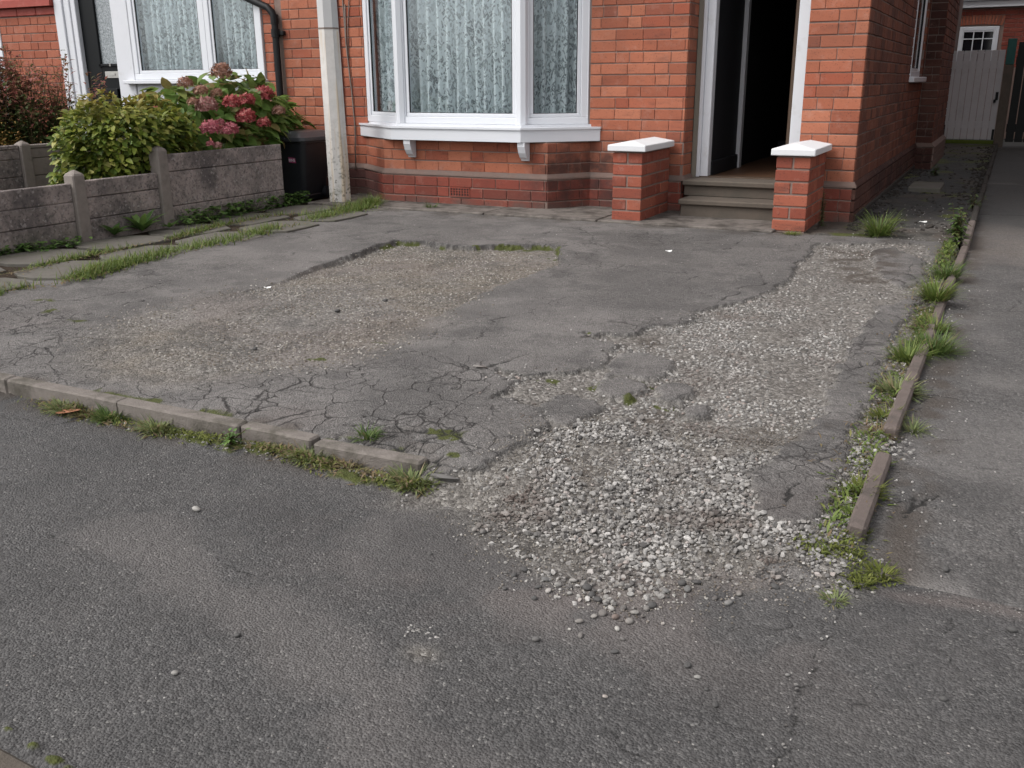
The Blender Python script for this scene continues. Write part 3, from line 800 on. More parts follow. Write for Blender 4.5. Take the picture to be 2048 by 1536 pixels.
def neigh_fields(X, Y):
    z = -.032 + (fbm(X, Y, 1.1, 3, 71)-.5)*.012 + (fbm(X, Y, 60, 3, 72)-.5)*.004
    z = z*ss(Y, 1.9, 2.5) + (Z_PAVE-.001)*(1-ss(Y, 1.9, 2.5)) - .04*ss(Y, 2.035, 2.005)
    wx = X + (fbm(X, Y, 18, 3, 73)-.5)*.05; wy = Y + (fbm(X, Y, 18, 3, 74)-.5)*.05
    cr = np.exp(-(ldist(nb_cracks, wx, wy)/.0045)**2)*ss(fbm(X, Y, 9, 2, 75), .3, .5)
    ve = voredge(wx, wy, .8, 31)
    cr = np.maximum(cr, np.exp(-(ve/.004)**2)*.7*ss(fbm(X, Y, 2.5, 2, 76), .55, .68))
    cr = np.maximum(cr, .9*np.exp(-((Y-8.55-.03*np.sin(X*9))/.02)**2))
    z = z - .008*cr
    soil = np.exp(-((X+.10)/.06)**2)*ss(fbm(X, Y, 8, 3, 77), .35, .6)
    jn = np.exp(-((Y-2.03)/.05)**2)*ss(fbm(X, Y, 10, 3, 83), .35, .6)
    # old concrete apron behind the newer tarmac
    old = ss(Y, 6.0+.5*(fbm(X, Y, 2, 2, 79)-.5), 6.3)
    dust = np.maximum(.5*ss(fbm(X, Y, 2.2, 3, 78), .42, .65), jn)
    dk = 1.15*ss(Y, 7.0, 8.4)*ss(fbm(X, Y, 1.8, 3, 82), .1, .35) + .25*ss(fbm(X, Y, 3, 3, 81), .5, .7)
    A = np.stack([.25*old, .25*soil, .35*old*ss(fbm(X, Y, 4, 3, 80), .4, .6), cr], -1)
    B = np.stack([np.clip(dk, 0, 1), dust, .4*old*(1-ss(Y, 7.5, 8.5)), soil*.8], -1)
    return z, A, B
def path_fields(X, Y):
    z = .0 + (fbm(X, Y, 1.3, 3, 91)-.5)*.03 + (fbm(X, Y, 9, 4, 92)-.5)*.02
    soil = ss(fbm(X, Y, 4, 4, 93), .45, .62)
    ve = voredge(X+(fbm(X, Y, 8, 2, 94)-.5)*.1, Y*.7+(fbm(X, Y, 8, 2, 95)-.5)*.1, .4, 13)
    cr = np.exp(-(ve/.008)**2)*.8
    z = z - .01*cr
    moss = .9*spots(X, Y, [(1690,468,.12),(1720,470,.1),(1790,440,.12),(1700,455,.06)])
    moss = np.maximum(moss, .6*ss(fbm(X, Y, 3, 3, 96), .55, .68)*ss(Y, 7, 8))
    dust = .6*ss(Y, 14.3, 15.5) + .5*ss(fbm(X, Y, 9, 3, 97), .55, .7)*ss(Y, 8.2, 7)
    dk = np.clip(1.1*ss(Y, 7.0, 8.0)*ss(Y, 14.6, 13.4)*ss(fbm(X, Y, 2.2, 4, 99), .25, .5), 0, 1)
    A = np.stack([.4*ss(fbm(X, Y, 6, 3, 98), .4, .6)*ss(Y, 8.5, 7), moss, .25*dust, cr], -1)
    B = np.stack([dk, dust, np.zeros(X.shape), soil*.8], -1)
    return z, A, B
def sheet(name, xs, ys, fn, mat, label):
    X, Y = np.meshgrid(xs, ys)
    r = fn(X, Y)
    nx, ny = len(xs), len(ys)
    V = np.stack([X, Y, r[0]], -1).reshape(-1, 3)
    i = (np.arange(ny-1)[:, None]*nx + np.arange(nx-1)[None]).ravel()
    Fc = np.stack([i, i+1, i+nx+1, i+nx], -1)
    at_ = {'ma': r[1].reshape(-1, 4), 'mb': r[2].reshape(-1, 4)}
    if fn is drive_fields: at_['craze'] = LAST_CRAZE.ravel()
    o = fast_mesh(name, V, Fc, MATS[mat], at_, True, kind='structure')
    o['label'] = label
    return o
ax = lambda a, b, s: np.arange(a, b+s*.5, s)
sheet('driveway', ax(-4.72, -.166, .0075), np.concatenate([ax(1.79, 3.6, .0065), ax(3.61, 6.64, .011)]), drive_fields, 'tarmac_drive', 'cracked grey tarmac driveway with a worn stony patch and loose gravel')
sheet('pavement', np.concatenate([ax(-9, -3.4, .2), ax(-3.38, .75, .0065), ax(.8, 6, .2)]), np.concatenate([ax(-4, .5, .2), ax(.6, 2.10, .0065)]), pave_fields, 'tarmac_pavement', 'dark grey asphalt pavement in the foreground with winding cracks')
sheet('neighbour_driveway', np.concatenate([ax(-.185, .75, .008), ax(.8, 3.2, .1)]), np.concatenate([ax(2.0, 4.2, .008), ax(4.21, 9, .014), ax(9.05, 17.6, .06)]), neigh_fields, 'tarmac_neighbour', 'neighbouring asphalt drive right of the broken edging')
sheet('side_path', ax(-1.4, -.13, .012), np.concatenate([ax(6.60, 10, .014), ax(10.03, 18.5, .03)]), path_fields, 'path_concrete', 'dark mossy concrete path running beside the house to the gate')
gb = MB(); gb.box(-150, 150, -100, 300, -.6, -.12)
tag(gb.build('ground', MATS['ground_far']), 'wide ground under the street and gardens', kind='structure')
sb = MB(); sb.box(-12, -4.55, 2.09, 7.6, -.1, -.012)
tag(sb.build('garden_soil', MATS['soil']), 'dark garden soil behind the concrete fence and under the stone slabs', kind='structure')
# low corner of a bound kerb at the bottom left of the pavement
c0 = G(-60, 1452, Z_PAVE); c1 = G(140, 1560, Z_PAVE)
dv = (c1-c0)/np.linalg.norm(c1-c0); nv = np.array([dv[1], -dv[0], 0])
rkb = empty('road_kerb', (c0[0], c0[1], Z_PAVE), 'brownish kerb stone just showing at the bottom left corner of the pavement', None, None, 'structure')
for k in range(-1, 2):
    V, Fc = cbox(0, 0, 0, .6, .125, .14, .012)
    m_ = (c0+c1)/2 + dv*(k*.606) + nv*.068
    put('kerb_stone', mesh_data('kerb_stone', V, Fc, MATS['kerb_brown']), (m_[0], m_[1], Z_PAVE-.062), rkb, rot=(0, 0, math.atan2(dv[1], dv[0])))
# ------------------------------------------------------------------ concrete strip by the house
st = MB()
for a, b in ((-5.35, -4.62), (-4.61, -3.62), (-3.61, -2.66), (-2.65, -1.36)):
    st.box(a, b, 6.625, 7.42, -.05, .014+.004*random.random(), .006)
tag(st.build('concrete_strip', MATS['strip_concrete']), 'stained concrete strip along the foot of the bay window wall', kind='structure')

# ------------------------------------------------------------------ brick laying
BRICKS = {}
def brick_mesh(mat, L, H=.073, D=.06):
    key = (mat, round(L, 3), round(H, 3), round(D, 3))
    if key not in BRICKS:
        V, Fc = cbox(0, 0, 0, L, D, H, .004)
        BRICKS[key] = mesh_data('brick', V, Fc, MATS[mat], False, None)
    return BRICKS[key]
class Laying:
    """bricks on the faces of one thing; the best seen become objects, the rest one mesh"""
    def __init__(s):
        s.items = []
    def face(s, parent, p0, p1, z0, z1, matf, holes=(), H=.085, seed=1, proud=.006, hdr=.110, strt=.216, snap=None, pat='SHS'):
        p0 = np.array(p0, float); p1 = np.array(p1, float)
        L = np.linalg.norm(p1-p0); u = (p1-p0)/L; n = np.array([u[1], -u[0]])   # n points to the right of u
        rr = random.Random(seed)
        row = 0; z = z0
        while z < z1-.02:
            h = min(H, z1-z)-.0085
            x = -(.118 if row % 2 else 0.0)*1.0 - (rr.random()*.02)
            k = row*2
            while x < L:
                w = hdr if (pat[k % len(pat)] == 'H') else strt
                if rr.random() < .12: w = hdr if w == strt else strt
                a, b = max(x, 0.0), min(x+w, L)
                x += w+.0045; k += 1
                if b-a < .016: continue
                segs = [(a, b)]
                for (hu0, hu1, hz0, hz1) in holes:
                    if z+h > hz0+.012 and z < hz1-.012:
                        ns = []
                        for c, d in segs:
                            if d <= hu0 or c >= hu1: ns.append((c, d)); continue
                            if c < hu0-.03: ns.append((c, hu0))
                            if d > hu1+.03: ns.append((hu1, d))
                        segs = ns
                for c, d in segs:
                    w_ = round(d-c, 3) if (c < .001 or d > L-.001 or holes) else round((d-c)/.01)*.01
                    if w_ < .014: continue
                    m = (c+d)/2
                    D = .05
                    off = proud + rr.uniform(-.0015, .0015) - D/2
                    pos = p0+u*m+n*off
                    zc = z+h/2+rr.uniform(-.0015, .0015)
                    s.items.append((parent, (pos[0], pos[1], zc), math.atan2(u[1], u[0])+rr.uniform(-.004, .004), w_, h, D, matf(zc), n, rr.random()))
            z += H; row += 1
    def finish(s, limit=300, stuff_name='brickwork'):
        sc = []
        for it in s.items:
            P = np.array(it[1]); px, py, f = project(P)
            vis = -40 < px < 2090 and -20 < py < 1540
            v = np.array([0, 0, CAM_H])-P; d = np.linalg.norm(v)
            c = (v[0]*it[7][0]+v[1]*it[7][1])/d
            sc.append((it[3]*max(c, 0)*it[4]/d/d if vis else 0))
        order = np.argsort(sc)[::-1]
        keep = [i for i in order[:limit] if sc[i] > 0]
        ks = set(keep)
        for i in keep:
            par, P, rz, w, h, D, mt, n, r = s.items[i]
            put('brick', brick_mesh(mt, w, h, D), P, par, rot=(0, 0, rz))
        groups = {}
        for i, it in enumerate(s.items):
            if i in ks: continue
            groups.setdefault((it[0].name, it[6]), []).append(it)
        for (pn, mt), L in groups.items():
            b = MB()
            for par, P, rz, w, h, D, _, n, r in L:
                V, Fc = cbox(0, 0, 0, w, D, h, .004)
                c, s_ = math.cos(rz), math.sin(rz)
                b.add([(P[0]+c*x-s_*y, P[1]+s_*x+c*y, P[2]+z) for x, y, z in V], Fc, r)
            o = b.build(stuff_name, MATS[mt], L[0][0], kind='stuff')

# ------------------------------------------------------------------ the house
YF = 7.40; XS = -.966; TOP = 5.4
house = empty('brick_house', (-3.0, YF, 0), 'red brick house with a white bay window and an open front door', 'house')
lay = Laying()
def wall_part(name, boxes, mat, parent):
    b = MB()
    for q in boxes: b.box(*q)
    return b.build(name, MATS[mat], parent)
# front walls (backing shows as mortar between the bricks)
wl = wall_part('wall', [(-6.19, -5.20, YF, YF+.2, -.05, TOP), (-5.20, -3.06, YF+.003, YF+.2, 2.35, TOP)], 'mortar', house)
wm = wall_part('wall', [(-3.06, -2.25, YF, YF+.2, -.05, TOP), (-2.25, -1.37, YF+.004, YF+.2, 2.32, TOP), (-2.30, -2.25, YF+.2, 7.80, -.05, TOP)], 'mortar', house)
wr = wall_part('wall', [(-1.37, XS-.003, YF, YF+.2, -.05, TOP)], 'mortar', house)
fm = lambda z: 'brick_plinth' if z < .25 else 'brick'
PL = .02     # plinth stands this much proud
def backing(par, p0, p1, z0, z1, off):
    p0 = np.array(p0, float); p1 = np.array(p1, float)
    u = (p1-p0)/np.linalg.norm(p1-p0); n = np.array([u[1], -u[0]])
    a, b_, c, d = p0-n*.03, p1-n*.03, p1+n*off, p0+n*off
    V = [(*q, z) for z in (z0, z1) for q in (a, b_, c, d)]
    mesh('mortar_bed', V, [(0, 1, 2, 3), (7, 6, 5, 4), (0, 4, 5, 1), (1, 5, 6, 2), (2, 6, 7, 3), (3, 7, 4, 0)], MATS['mortar'], par)
def plinth_and_wall(par, p0, p1, seed, zt=2.62):
    p0 = np.array(p0); p1 = np.array(p1)
    u = (p1-p0)/np.linalg.norm(p1-p0); n = np.array([u[1], -u[0]])
    backing(par, p0, p1, -.03, .2465, PL-.001)
    lay.face(par, p0+n*PL, p1+n*PL, -.012, .245, fm, seed=seed)
    lay.face(par, p0, p1, .285, zt, fm, seed=seed+1)
plinth_and_wall(wl, (-6.12, YF), (-5.215, YF), 21)
plinth_and_wall(wm, (-3.04, YF), (-2.25, YF), 31)
plinth_and_wall(wr, (-1.37, YF), (XS, YF), 41)
# door reveal on the left
lay.face(wm, (-2.25, YF+.008), (-2.25, 7.62), -.012, .245, fm, seed=51)
lay.face(wm, (-2.25, YF+.008), (-2.25, 7.62), .285, 2.3, fm, seed=52)
# side wall
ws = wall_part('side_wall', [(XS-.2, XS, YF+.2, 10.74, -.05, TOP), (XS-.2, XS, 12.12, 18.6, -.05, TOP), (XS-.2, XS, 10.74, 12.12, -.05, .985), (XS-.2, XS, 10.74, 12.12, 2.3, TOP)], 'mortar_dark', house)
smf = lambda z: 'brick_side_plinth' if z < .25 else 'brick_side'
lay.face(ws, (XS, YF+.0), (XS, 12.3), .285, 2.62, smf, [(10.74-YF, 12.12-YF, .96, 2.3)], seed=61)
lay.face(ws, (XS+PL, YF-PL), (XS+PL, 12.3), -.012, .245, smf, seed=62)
# plinth weathering course (chamfer)
def chamfer(par, pts, name='plinth_course', mat='sandstone_trim'):
    """pts run left to right seen from outside"""
    pts = [np.array(p, float) for p in pts]
    prof = [(-.03, .245), (PL+.008, .247), (PL+.006, .258), (.010, .288), (-.03, .289)]
    V = []; Fc = []
    for i, p in enumerate(pts):
        a = pts[i]-pts[i-1] if i else pts[1]-pts[0]
        b = pts[i+1]-pts[i] if i+1 < len(pts) else a
        na = np.array([a[1], -a[0]])/np.linalg.norm(a); nb_ = np.array([b[1], -b[0]])/np.linalg.norm(b)
        n = na+nb_; n = n/np.dot(n, na) if abs(np.dot(n, na)) > 1e-6 else na
        for o, z in prof: V.append((p[0]+n[0]*o, p[1]+n[1]*o, z))
    k = len(prof)
    for i in range(len(pts)-1):
        for j in range(k):
            Fc.append((i*k+j, (i+1)*k+j, (i+1)*k+(j+1) % k, i*k+(j+1) % k))
    Fc.append(tuple(range(k))); Fc.append(tuple((len(pts)-1)*k+j for j in range(k-1, -1, -1)))
    return mesh(name, V, Fc, MATS[mat], par)
chamfer(wl, [(-6.15, YF), (-5.245, YF)])
chamfer(wm, [(-3.03, YF), (-2.25, YF), (-2.25, 7.61)])
chamfer(wr, [(-1.365, YF), (XS, YF), (XS, YF+.02)])
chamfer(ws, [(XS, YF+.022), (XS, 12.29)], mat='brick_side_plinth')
fo = MB(); fo.box(XS-.05, XS+.035, 7.5, 12.28, -.05, .045, .01)
fo.build('footing', MATS['kerb_dark'], ws)
# --- bay
BAY = [(-5.245, YF), (-4.815, 7.06), (-3.27, 7.075), (-3.035, YF)]
bay = MB()
zt = .537
pp = [(-5.245, YF+.19), *BAY, (-3.035, YF+.19)]
bay.add([(x, y, -.05) for x, y in pp]+[(x, y, zt) for x, y in pp], [(i, i+1, i+1+6, i+6) for i in range(5)]+[tuple(range(6, 12))])
wb = bay.build('bay_wall', MATS['mortar'], house)
for i in range(3):
    a, b = BAY[i], BAY[i+1]
    L = math.dist(a, b)
    vent = [(-4.165+4.815, -3.962+4.815, .072, .158)] if i == 1 else []
    a_, b_ = np.array(a), np.array(b); u = (b_-a_)/L; n = np.array([u[1], -u[0]])
    backing(wb, a_-u*(.008 if i else 0), b_+u*(.008 if i < 2 else 0), -.03+.001*i, .2465+.0004*i, PL-.001)
    lay.face(wb, a_+n*PL-u*(.008 if i else 0), b_+n*PL+u*(.008 if i < 2 else 0), -.012, .245, fm, vent, seed=71+i)
    lay.face(wb, a_-u*(.006 if i else 0), b_+u*(.010 if i < 2 else 0), .285, .536, fm, seed=75+i)
chamfer(wb, [(-5.26, YF+.0), BAY[1], BAY[2], (-3.03, YF+.0)])
# air brick
av = MB(); yv = 7.06-PL
av.box(-4.160, -3.966, yv-.004, yv+.05, .076, .086); av.box(-4.160, -3.966, yv-.004, yv+.05, .146, .156)
for i in range(8): av.box(-4.160+i*.0262, -4.160+i*.0262+.011, yv-.003, yv+.05, .0862, .1458)
for z in (.104, .125): av.box(-4.1595, -3.9665, yv-.002, yv+.05, z, z+.007)
dk_ = MB(); dk_.box(-4.1595, -3.9665, yv+.0, yv+.004, .0862, .1458); 
ab = av.build('air_brick', MATS['brick_plinth'], wb)
dk_.build('vent_shade_plate', MATS['gasket'], wb)  # black plate standing in for the shade inside the air brick openings
# sill of the bay
def ring(pin, pout, z0, z1, b=0):
    pass
SILL = [(-5.30, 7.395), (-4.665, 6.945), (-3.44, 6.940), (-2.945, 7.385)]
si = MB()
def prism(b, pts, z0, z1, top_inset=0, r=None):
    n = len(pts)
    V = [(x, y, z0) for x, y in pts]+[(x, y, z1) for x, y in pts]
    Fc = [(i, (i+1) % n, (i+1) % n+n, i+n) for i in range(n)]+[tuple(range(n, 2*n)), tuple(range(n-1, -1, -1))]
    b.add(V, Fc, r)
def offs(pts, d):
    out = []
    for i, p in enumerate(pts):
        p = np.array(p)
        a = np.array(pts[i])-np.array(pts[i-1]) if i else np.array(pts[1])-np.array(pts[0])
        c = np.array(pts[i+1])-np.array(pts[i]) if i+1 < len(pts) else a
        na = np.array([a[1], -a[0]])/np.linalg.norm(a); nc = np.array([c[1], -c[0]])/np.linalg.norm(c)
        n = na+nc; n /= np.dot(n, na)
        out.append(tuple(p+n*d))
    return out
prism(si, SILL+[(-2.945, 7.42), (-5.30, 7.42)], .540, .634)
s2 = offs(SILL, .012)
prism(si, s2+[(s2[3][0], 7.41), (s2[0][0], 7.41)], .634, .650)
s3 = offs(SILL, -.06)
prism(si, s3+[(s3[3][0], 7.43), (s3[0][0], 7.43)], .650, .668)
# --- bay window frames
WB = [(-5.185, 7.41), (-4.645, 7.10), (-3.500, 7.10), (-3.075, 7.41)]
baywin = empty('bay_window', (-4.06, 7.1, .66)); baywin.parent = house; baywin.location = Vector((-4.06, 7.1, .66))-wp(house)
si.build('sill', MATS['upvc'], baywin)
def framed(par, a, b, z0, z1, fw=.055, depth=.06, glass='window_glass', fr_name='frame', curtain=True, gas=True, cmat='lace', mid=(), fin=.03, wave=.088):
    """one window light between ground points a, b: outer frame, sash, gasket, pane, net curtain"""
    a = np.array(a); b = np.array(b); L = np.linalg.norm(b-a); u = (b-a)/L; n = np.array([u[1], -u[0]])
    def bx(m, u0, u1, d0, d1, zz0, zz1, bev=0.):
        V, Fc = cbox((u0+u1)/2, (d0+d1)/2, (zz0+zz1)/2, u1-u0, d1-d0, zz1-zz0, bev)
        m.add([(*(a+u*x+n*y), z) for x, y, z in V], Fc)
    f = MB()
    g0, g1, h0, h1 = fw, L-fw, z0+fw, z1-fw
    bx(f, 0, L, -depth/2, depth/2, z0, h0, .004); bx(f, 0, L, -depth/2, depth/2, h1, z1, .004)
    bx(f, 0, g0, -depth/2, depth/2-.0015, h0, h1, .004); bx(f, g1, L, -depth/2, depth/2-.0015, h0, h1, .004)
    q = fin
    bx(f, g0, g1, -depth/2, depth/2-.012, h0, h0+q, .004); bx(f, g0, g1, -depth/2, depth/2-.012, h1-q, h1, .004)
    bx(f, g0, g0+q, -depth/2, depth/2-.0135, h0+q, h1-q, .004); bx(f, g1-q, g1, -depth/2, depth/2-.0135, h0+q, h1-q, .004)
    fo_ = f.build(fr_name, MATS['upvc'], par)
    g0 += q; g1 -= q; h0 += q; h1 -= q
    if gas:
        k = MB(); w = .005
        bx(k, g0, g1, 0, depth/2-.016, h0, h0+w); bx(k, g0, g1, 0, depth/2-.016, h1-w, h1)
        bx(k, g0, g0+w, 0, depth/2-.0165, h0+w, h1-w); bx(k, g1-w, g1, 0, depth/2-.0165, h0+w, h1-w)
        k.build('gasket', MATS['gasket'], par)
    p = MB(); bx(p, g0+.001, g1-.001, -.004, .002, h0+.001, h1-.001)
    p.build('pane', MATS[glass], par)
    if curtain:
        nu = max(24, int((g1-g0)*110)); V = []; Fc = []
        sd_ = random.random()*9
        for j in range(9):
            zz = z0+.01 + (z1-z0-.02)*j/8
            for i in range(nu+1):
                x = -.0 + L*i/nu
                d = -.100 + .034*math.sin(x/wave*2*math.pi+sd_+.6*math.sin(x*7+j*.3)) + .010*math.sin(x/wave*3.1+sd_*2+j*.2)
                V.append((*(a+u*x+n*d), zz))
        for j in range(8):
            for i in range(nu):
                k0 = j*(nu+1)+i; Fc.append((k0, k0+1, k0+nu+2, k0+nu+1))
        mesh('net_curtain', V, Fc, MATS[cmat], par, True)
    return u, n
for i in range(3):
    framed(baywin, WB[i], WB[i+1], .668, 2.30)
# mullion posts at the corners of the bay
for i in (1, 2):
    b = MB(); b.tube([(WB[i][0], WB[i][1]-.012, .669), (WB[i][0], WB[i][1]-.012, 2.30)], .052, 8); b.build('corner_post', MATS['upvc'], baywin)
for x, s_ in ((WB[0][0], 1), (WB[3][0], -1)):
    b = MB(); b.box(x-.022, x+.022, 7.385, 7.43, .669, 2.3, .004); b.build('edge_trim', MATS['upvc'], baywin)
hd = MB(); h2 = offs(SILL, .02); prism(hd, h2+[(h2[3][0], 7.5), (h2[0][0], 7.5)], 2.302, 2.46); hd.build('bay_head', MATS['upvc'], baywin)
rf = MB(); prism(rf, h2+[(h2[3][0], 7.5), (h2[0][0], 7.5)], 2.462, 2.5); rf.build('bay_roof', MATS['roof_slate'], baywin)
# white curved brackets under the sill
def bracket(x, name='bracket'):
    w = .085
    prof = [(7.05, .538), (6.955, .538), (6.956, .505), (6.975, .455), (7.000, .42), (7.022, .405), (7.030, .392), (7.05, .390)]
    V = [(x-w/2+.02, y, z) for y, z in prof]+[(x+w/2, y, z) for y, z in prof]
    n = len(prof)
    Fc = [(i, i+n, (i+1) % n+n, (i+1) % n) for i in range(n)]+[tuple(range(n)), tuple(range(2*n-1, n-1, -1))]
    return mesh(name, V, Fc, MATS['white_paint'], baywin)
bracket(-4.53); bracket(-3.455)
# room behind the bay
rm = MB()
rm.box(-5.25, -5.2, YF+.21, 9.4, .3, 2.5); rm.box(-3.05, -3.0, YF+.21, 9.4, .3, 2.5); rm.box(-5.2, -3.05, 9.4, 9.45, .3, 2.5); rm.box(-5.2, -3.05, YF+.21, 9.4, .3, .34); rm.box(-5.2, -3.05, YF+.02, 9.4, 2.46, 2.5)
rm.build('room', MATS['room'], house)
# --- front door opening
YD = 7.62
fl = [WY(1410, 0, YD)[0], WY(1434, 0, YD)[0]]
fr_ = [WY(1601, 0, YD)[0]]
door = empty('doorway', (-1.8, YD, .28)); door.parent = house; door.location = Vector((-1.8, YD, .28))-wp(house)
b = MB(); b.box(fl[0], fl[0]+.03, YD-.012, YD+.09, .263, 2.3, .004); b.box(fl[0]+.03, fl[1], YD, YD+.09, .263, 2.3, .005)
b.box(fr_[0]-.002, fr_[0]+.085, YD, YD+.09, .263, 2.3, .005); b.box(fl[1], fr_[0]-.002, YD, YD+.09, 2.235, 2.3, .004)
b.build('door_frame', MATS['white_paint'], door)
b = MB(); b.box(-2.243, fl[0]-.001, YD-.002, YD+.08, .241, 2.3); b.build('reveal_strip', MATS['reveal_putty'], door)
b = MB(); b.box(fl[0]+.01, fr_[0]+.06, YD-.005, YD+.12, .255, .270, .003); b.build('threshold', MATS['door_wood'], door)
# the hall
xl = fl[1]-.03
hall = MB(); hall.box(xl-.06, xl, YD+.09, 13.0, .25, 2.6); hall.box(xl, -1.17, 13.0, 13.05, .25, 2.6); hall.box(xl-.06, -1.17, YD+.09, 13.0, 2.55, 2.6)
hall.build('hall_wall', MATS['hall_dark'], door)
pA = G(1446, 333, .265); pB = G(1519, 313, .265)
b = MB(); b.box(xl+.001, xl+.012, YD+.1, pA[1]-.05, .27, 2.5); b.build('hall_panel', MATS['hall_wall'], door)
b = MB(); b.box(xl, -1.17, YD+.09, 13.0, .2, .262); b.build('hall_floor', MATS['wood_floor'], door)
pA = G(1446, 333, .265); pB = G(1519, 313, .265)
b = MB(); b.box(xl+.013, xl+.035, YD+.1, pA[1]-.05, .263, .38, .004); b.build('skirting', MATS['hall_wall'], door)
b = MB(); b.box(xl+.012, xl+.05, pA[1]-.05, pA[1]+.03, .263, 2.45, .004); b.build('architrave', MATS['hall_white'], door)
b = MB(); b.box(pB[0]-.035, pB[0]+.035, pB[1]-.03, pB[1]+.03, .263, 2.45, .004); b.box(pB[0]-.045, pB[0]+.045, pB[1]-.04, pB[1]+.04, .263, .42, .004); b.build('architrave', MATS['hall_white'], door)
b = MB(); b.box(pB[0]+.15, pB[0]+.6, pB[1]+.1, pB[1]+.12, .263, .42, .004); b.build('skirting', MATS['hall_wall'], door)
# the open door leaf, folded back against the right hand side
lf = MB(); lf.box(fr_[0]-.045, fr_[0]-.004, YD+.095, YD+.80, .292, 2.23, .004)
leaf_o = lf.build('door_leaf', MATS['door_wood'], door)
# --- steps
steps = empty('entrance_steps', (-1.8, 7.2, 0), 'two grey stone steps leading up to the open front door', 'steps')
b = MB(); b.box(-2.165, -1.34, 7.115, 7.40, -.03, .100, .004); b.build('riser', MATS['step_stone'], steps)
b = MB(); b.box(-2.18, -1.33, 7.09, 7.36, .1005, .141, .008); b.build('tread', MATS['step_stone'], steps)
b = MB(); b.box(-2.215, -1.345, 7.352, 7.79, .1415, .220, .004); b.build('riser', MATS['step_stone'], steps)
b = MB(); b.box(-2.225, -1.34, 7.325, 7.80, .2205, .262, .008); b.build('tread', MATS['step_stone'], steps)
# --- side window
sw = empty('side_window', (XS, 11.4, 1.0)); sw.parent = house; sw.location = Vector((XS, 11.4, 1.0))-wp(house)
b = MB(); b.box(XS-.05, XS+.055, 10.66, 12.17, .968, 1.022, .006); b.build('sill', MATS['white_paint'], sw)
framed(sw, (XS-.05, 10.745), (XS-.05, 12.115), 1.023, 2.29, curtain=False, glass='dark_glass')
b = MB(); b.box(XS-.06, XS+.012, 10.70, 10.742, 1.023, 2.3, .004); b.build('edge_trim', MATS['white_paint'], sw)
# --- chimney breast on the side wall
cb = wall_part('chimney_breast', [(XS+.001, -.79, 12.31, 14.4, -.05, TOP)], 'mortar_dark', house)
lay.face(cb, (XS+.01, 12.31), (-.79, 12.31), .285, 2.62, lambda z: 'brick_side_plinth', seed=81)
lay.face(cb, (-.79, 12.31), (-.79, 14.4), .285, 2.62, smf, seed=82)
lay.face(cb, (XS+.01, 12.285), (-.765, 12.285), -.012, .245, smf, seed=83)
b = MB(); b.box(XS+.02, -.768, 12.30, 14.38, -.05, .245); b.build('plinth_core', MATS['mortar_dark'], cb)
for k in range(7):
    for r_ in range(3):
        b = MB(); b.box(-.772, -.748, 12.29+k*.30+.004, 12.29+k*.30+.296, r_*.083+.003, r_*.083+.080, .004); b.build('plinth_block', MATS['sandstone_trim'], cb)
for k in range(7):
    x0 = 12.285+k*.30
    V = [(XS+.02, x0+.003, .247), (-.745, x0+.003, .247), (-.787, x0+.003, .292), (XS+.02, x0+.003, .292)]
    V += [(x, x0+.297, z) for x, _, z in V]
    mesh('coping', V, [(0, 1, 2, 3), (7, 6, 5, 4), (0, 4, 5, 1), (1, 5, 6, 2), (2, 6, 7, 3), (3, 7, 4, 0)], MATS['sandstone_trim'], cb)
# --- cables on the wall
def cable(pts, r, mat):
    b = MB(); b.tube([tuple(p) for p in pts], r, 6); return b.build('cable', MATS[mat], wl, True)
cable([(-5.475, YF-.016, 2.6), (-5.472, YF-.016, 1.7), (-5.462, YF-.016, 1.2), (-5.458, YF-.016, .7), (-5.452, YF-.04, .2), (-5.45, YF-.04, .03)], .007, 'cable_red')
cable([(-5.415, YF-.014, 2.6), (-5.412, YF-.014, 1.7), (-5.40, YF-.014, 1.3), (-5.37, YF-.014, .95), (-5.352, YF-.014, .6), (-5.352, YF-.04, .23)], .006, 'cable_grey')
cable([(-5.392, YF-.014, 1.66), (-5.400, YF-.014, 1.35), (-5.385, YF-.014, 1.1), (-5.372, YF-.014, .93)], .005, 'cable_grey')
cable([(-5.33, YF-.014, 2.6), (-5.335, YF-.014, 1.75), (-5.37, YF-.014, 1.5), (-5.385, YF-.014, 1.2)], .004, 'cable_grey')
# roof over both houses
rb = MB()
V = [(-6.19, YF-.35, TOP), (XS+.25, YF-.35, TOP), (XS+.25, 19, TOP), (-6.19, 19, TOP), (-6.19, 13, TOP+3.2), (XS+.25, 13, TOP+3.2)]
rb.add(V, [(0, 1, 5, 4), (2, 3, 4, 5), (1, 2, 5), (3, 0, 4), (3, 2, 1, 0)]); rb.build('roof', MATS['roof_slate'], house)
b = MB(); b.box(-6.19, XS+.004, YF-.010, YF+.01, 2.64, TOP); b.box(XS-.02, XS+.010, YF+.011, 12.30, 2.64, TOP); b.box(XS+.002, -.782, 12.301, 14.41, 2.64, TOP)
b.build('upper_wall', MATS['wall_upper'], house)
lay.finish(300)

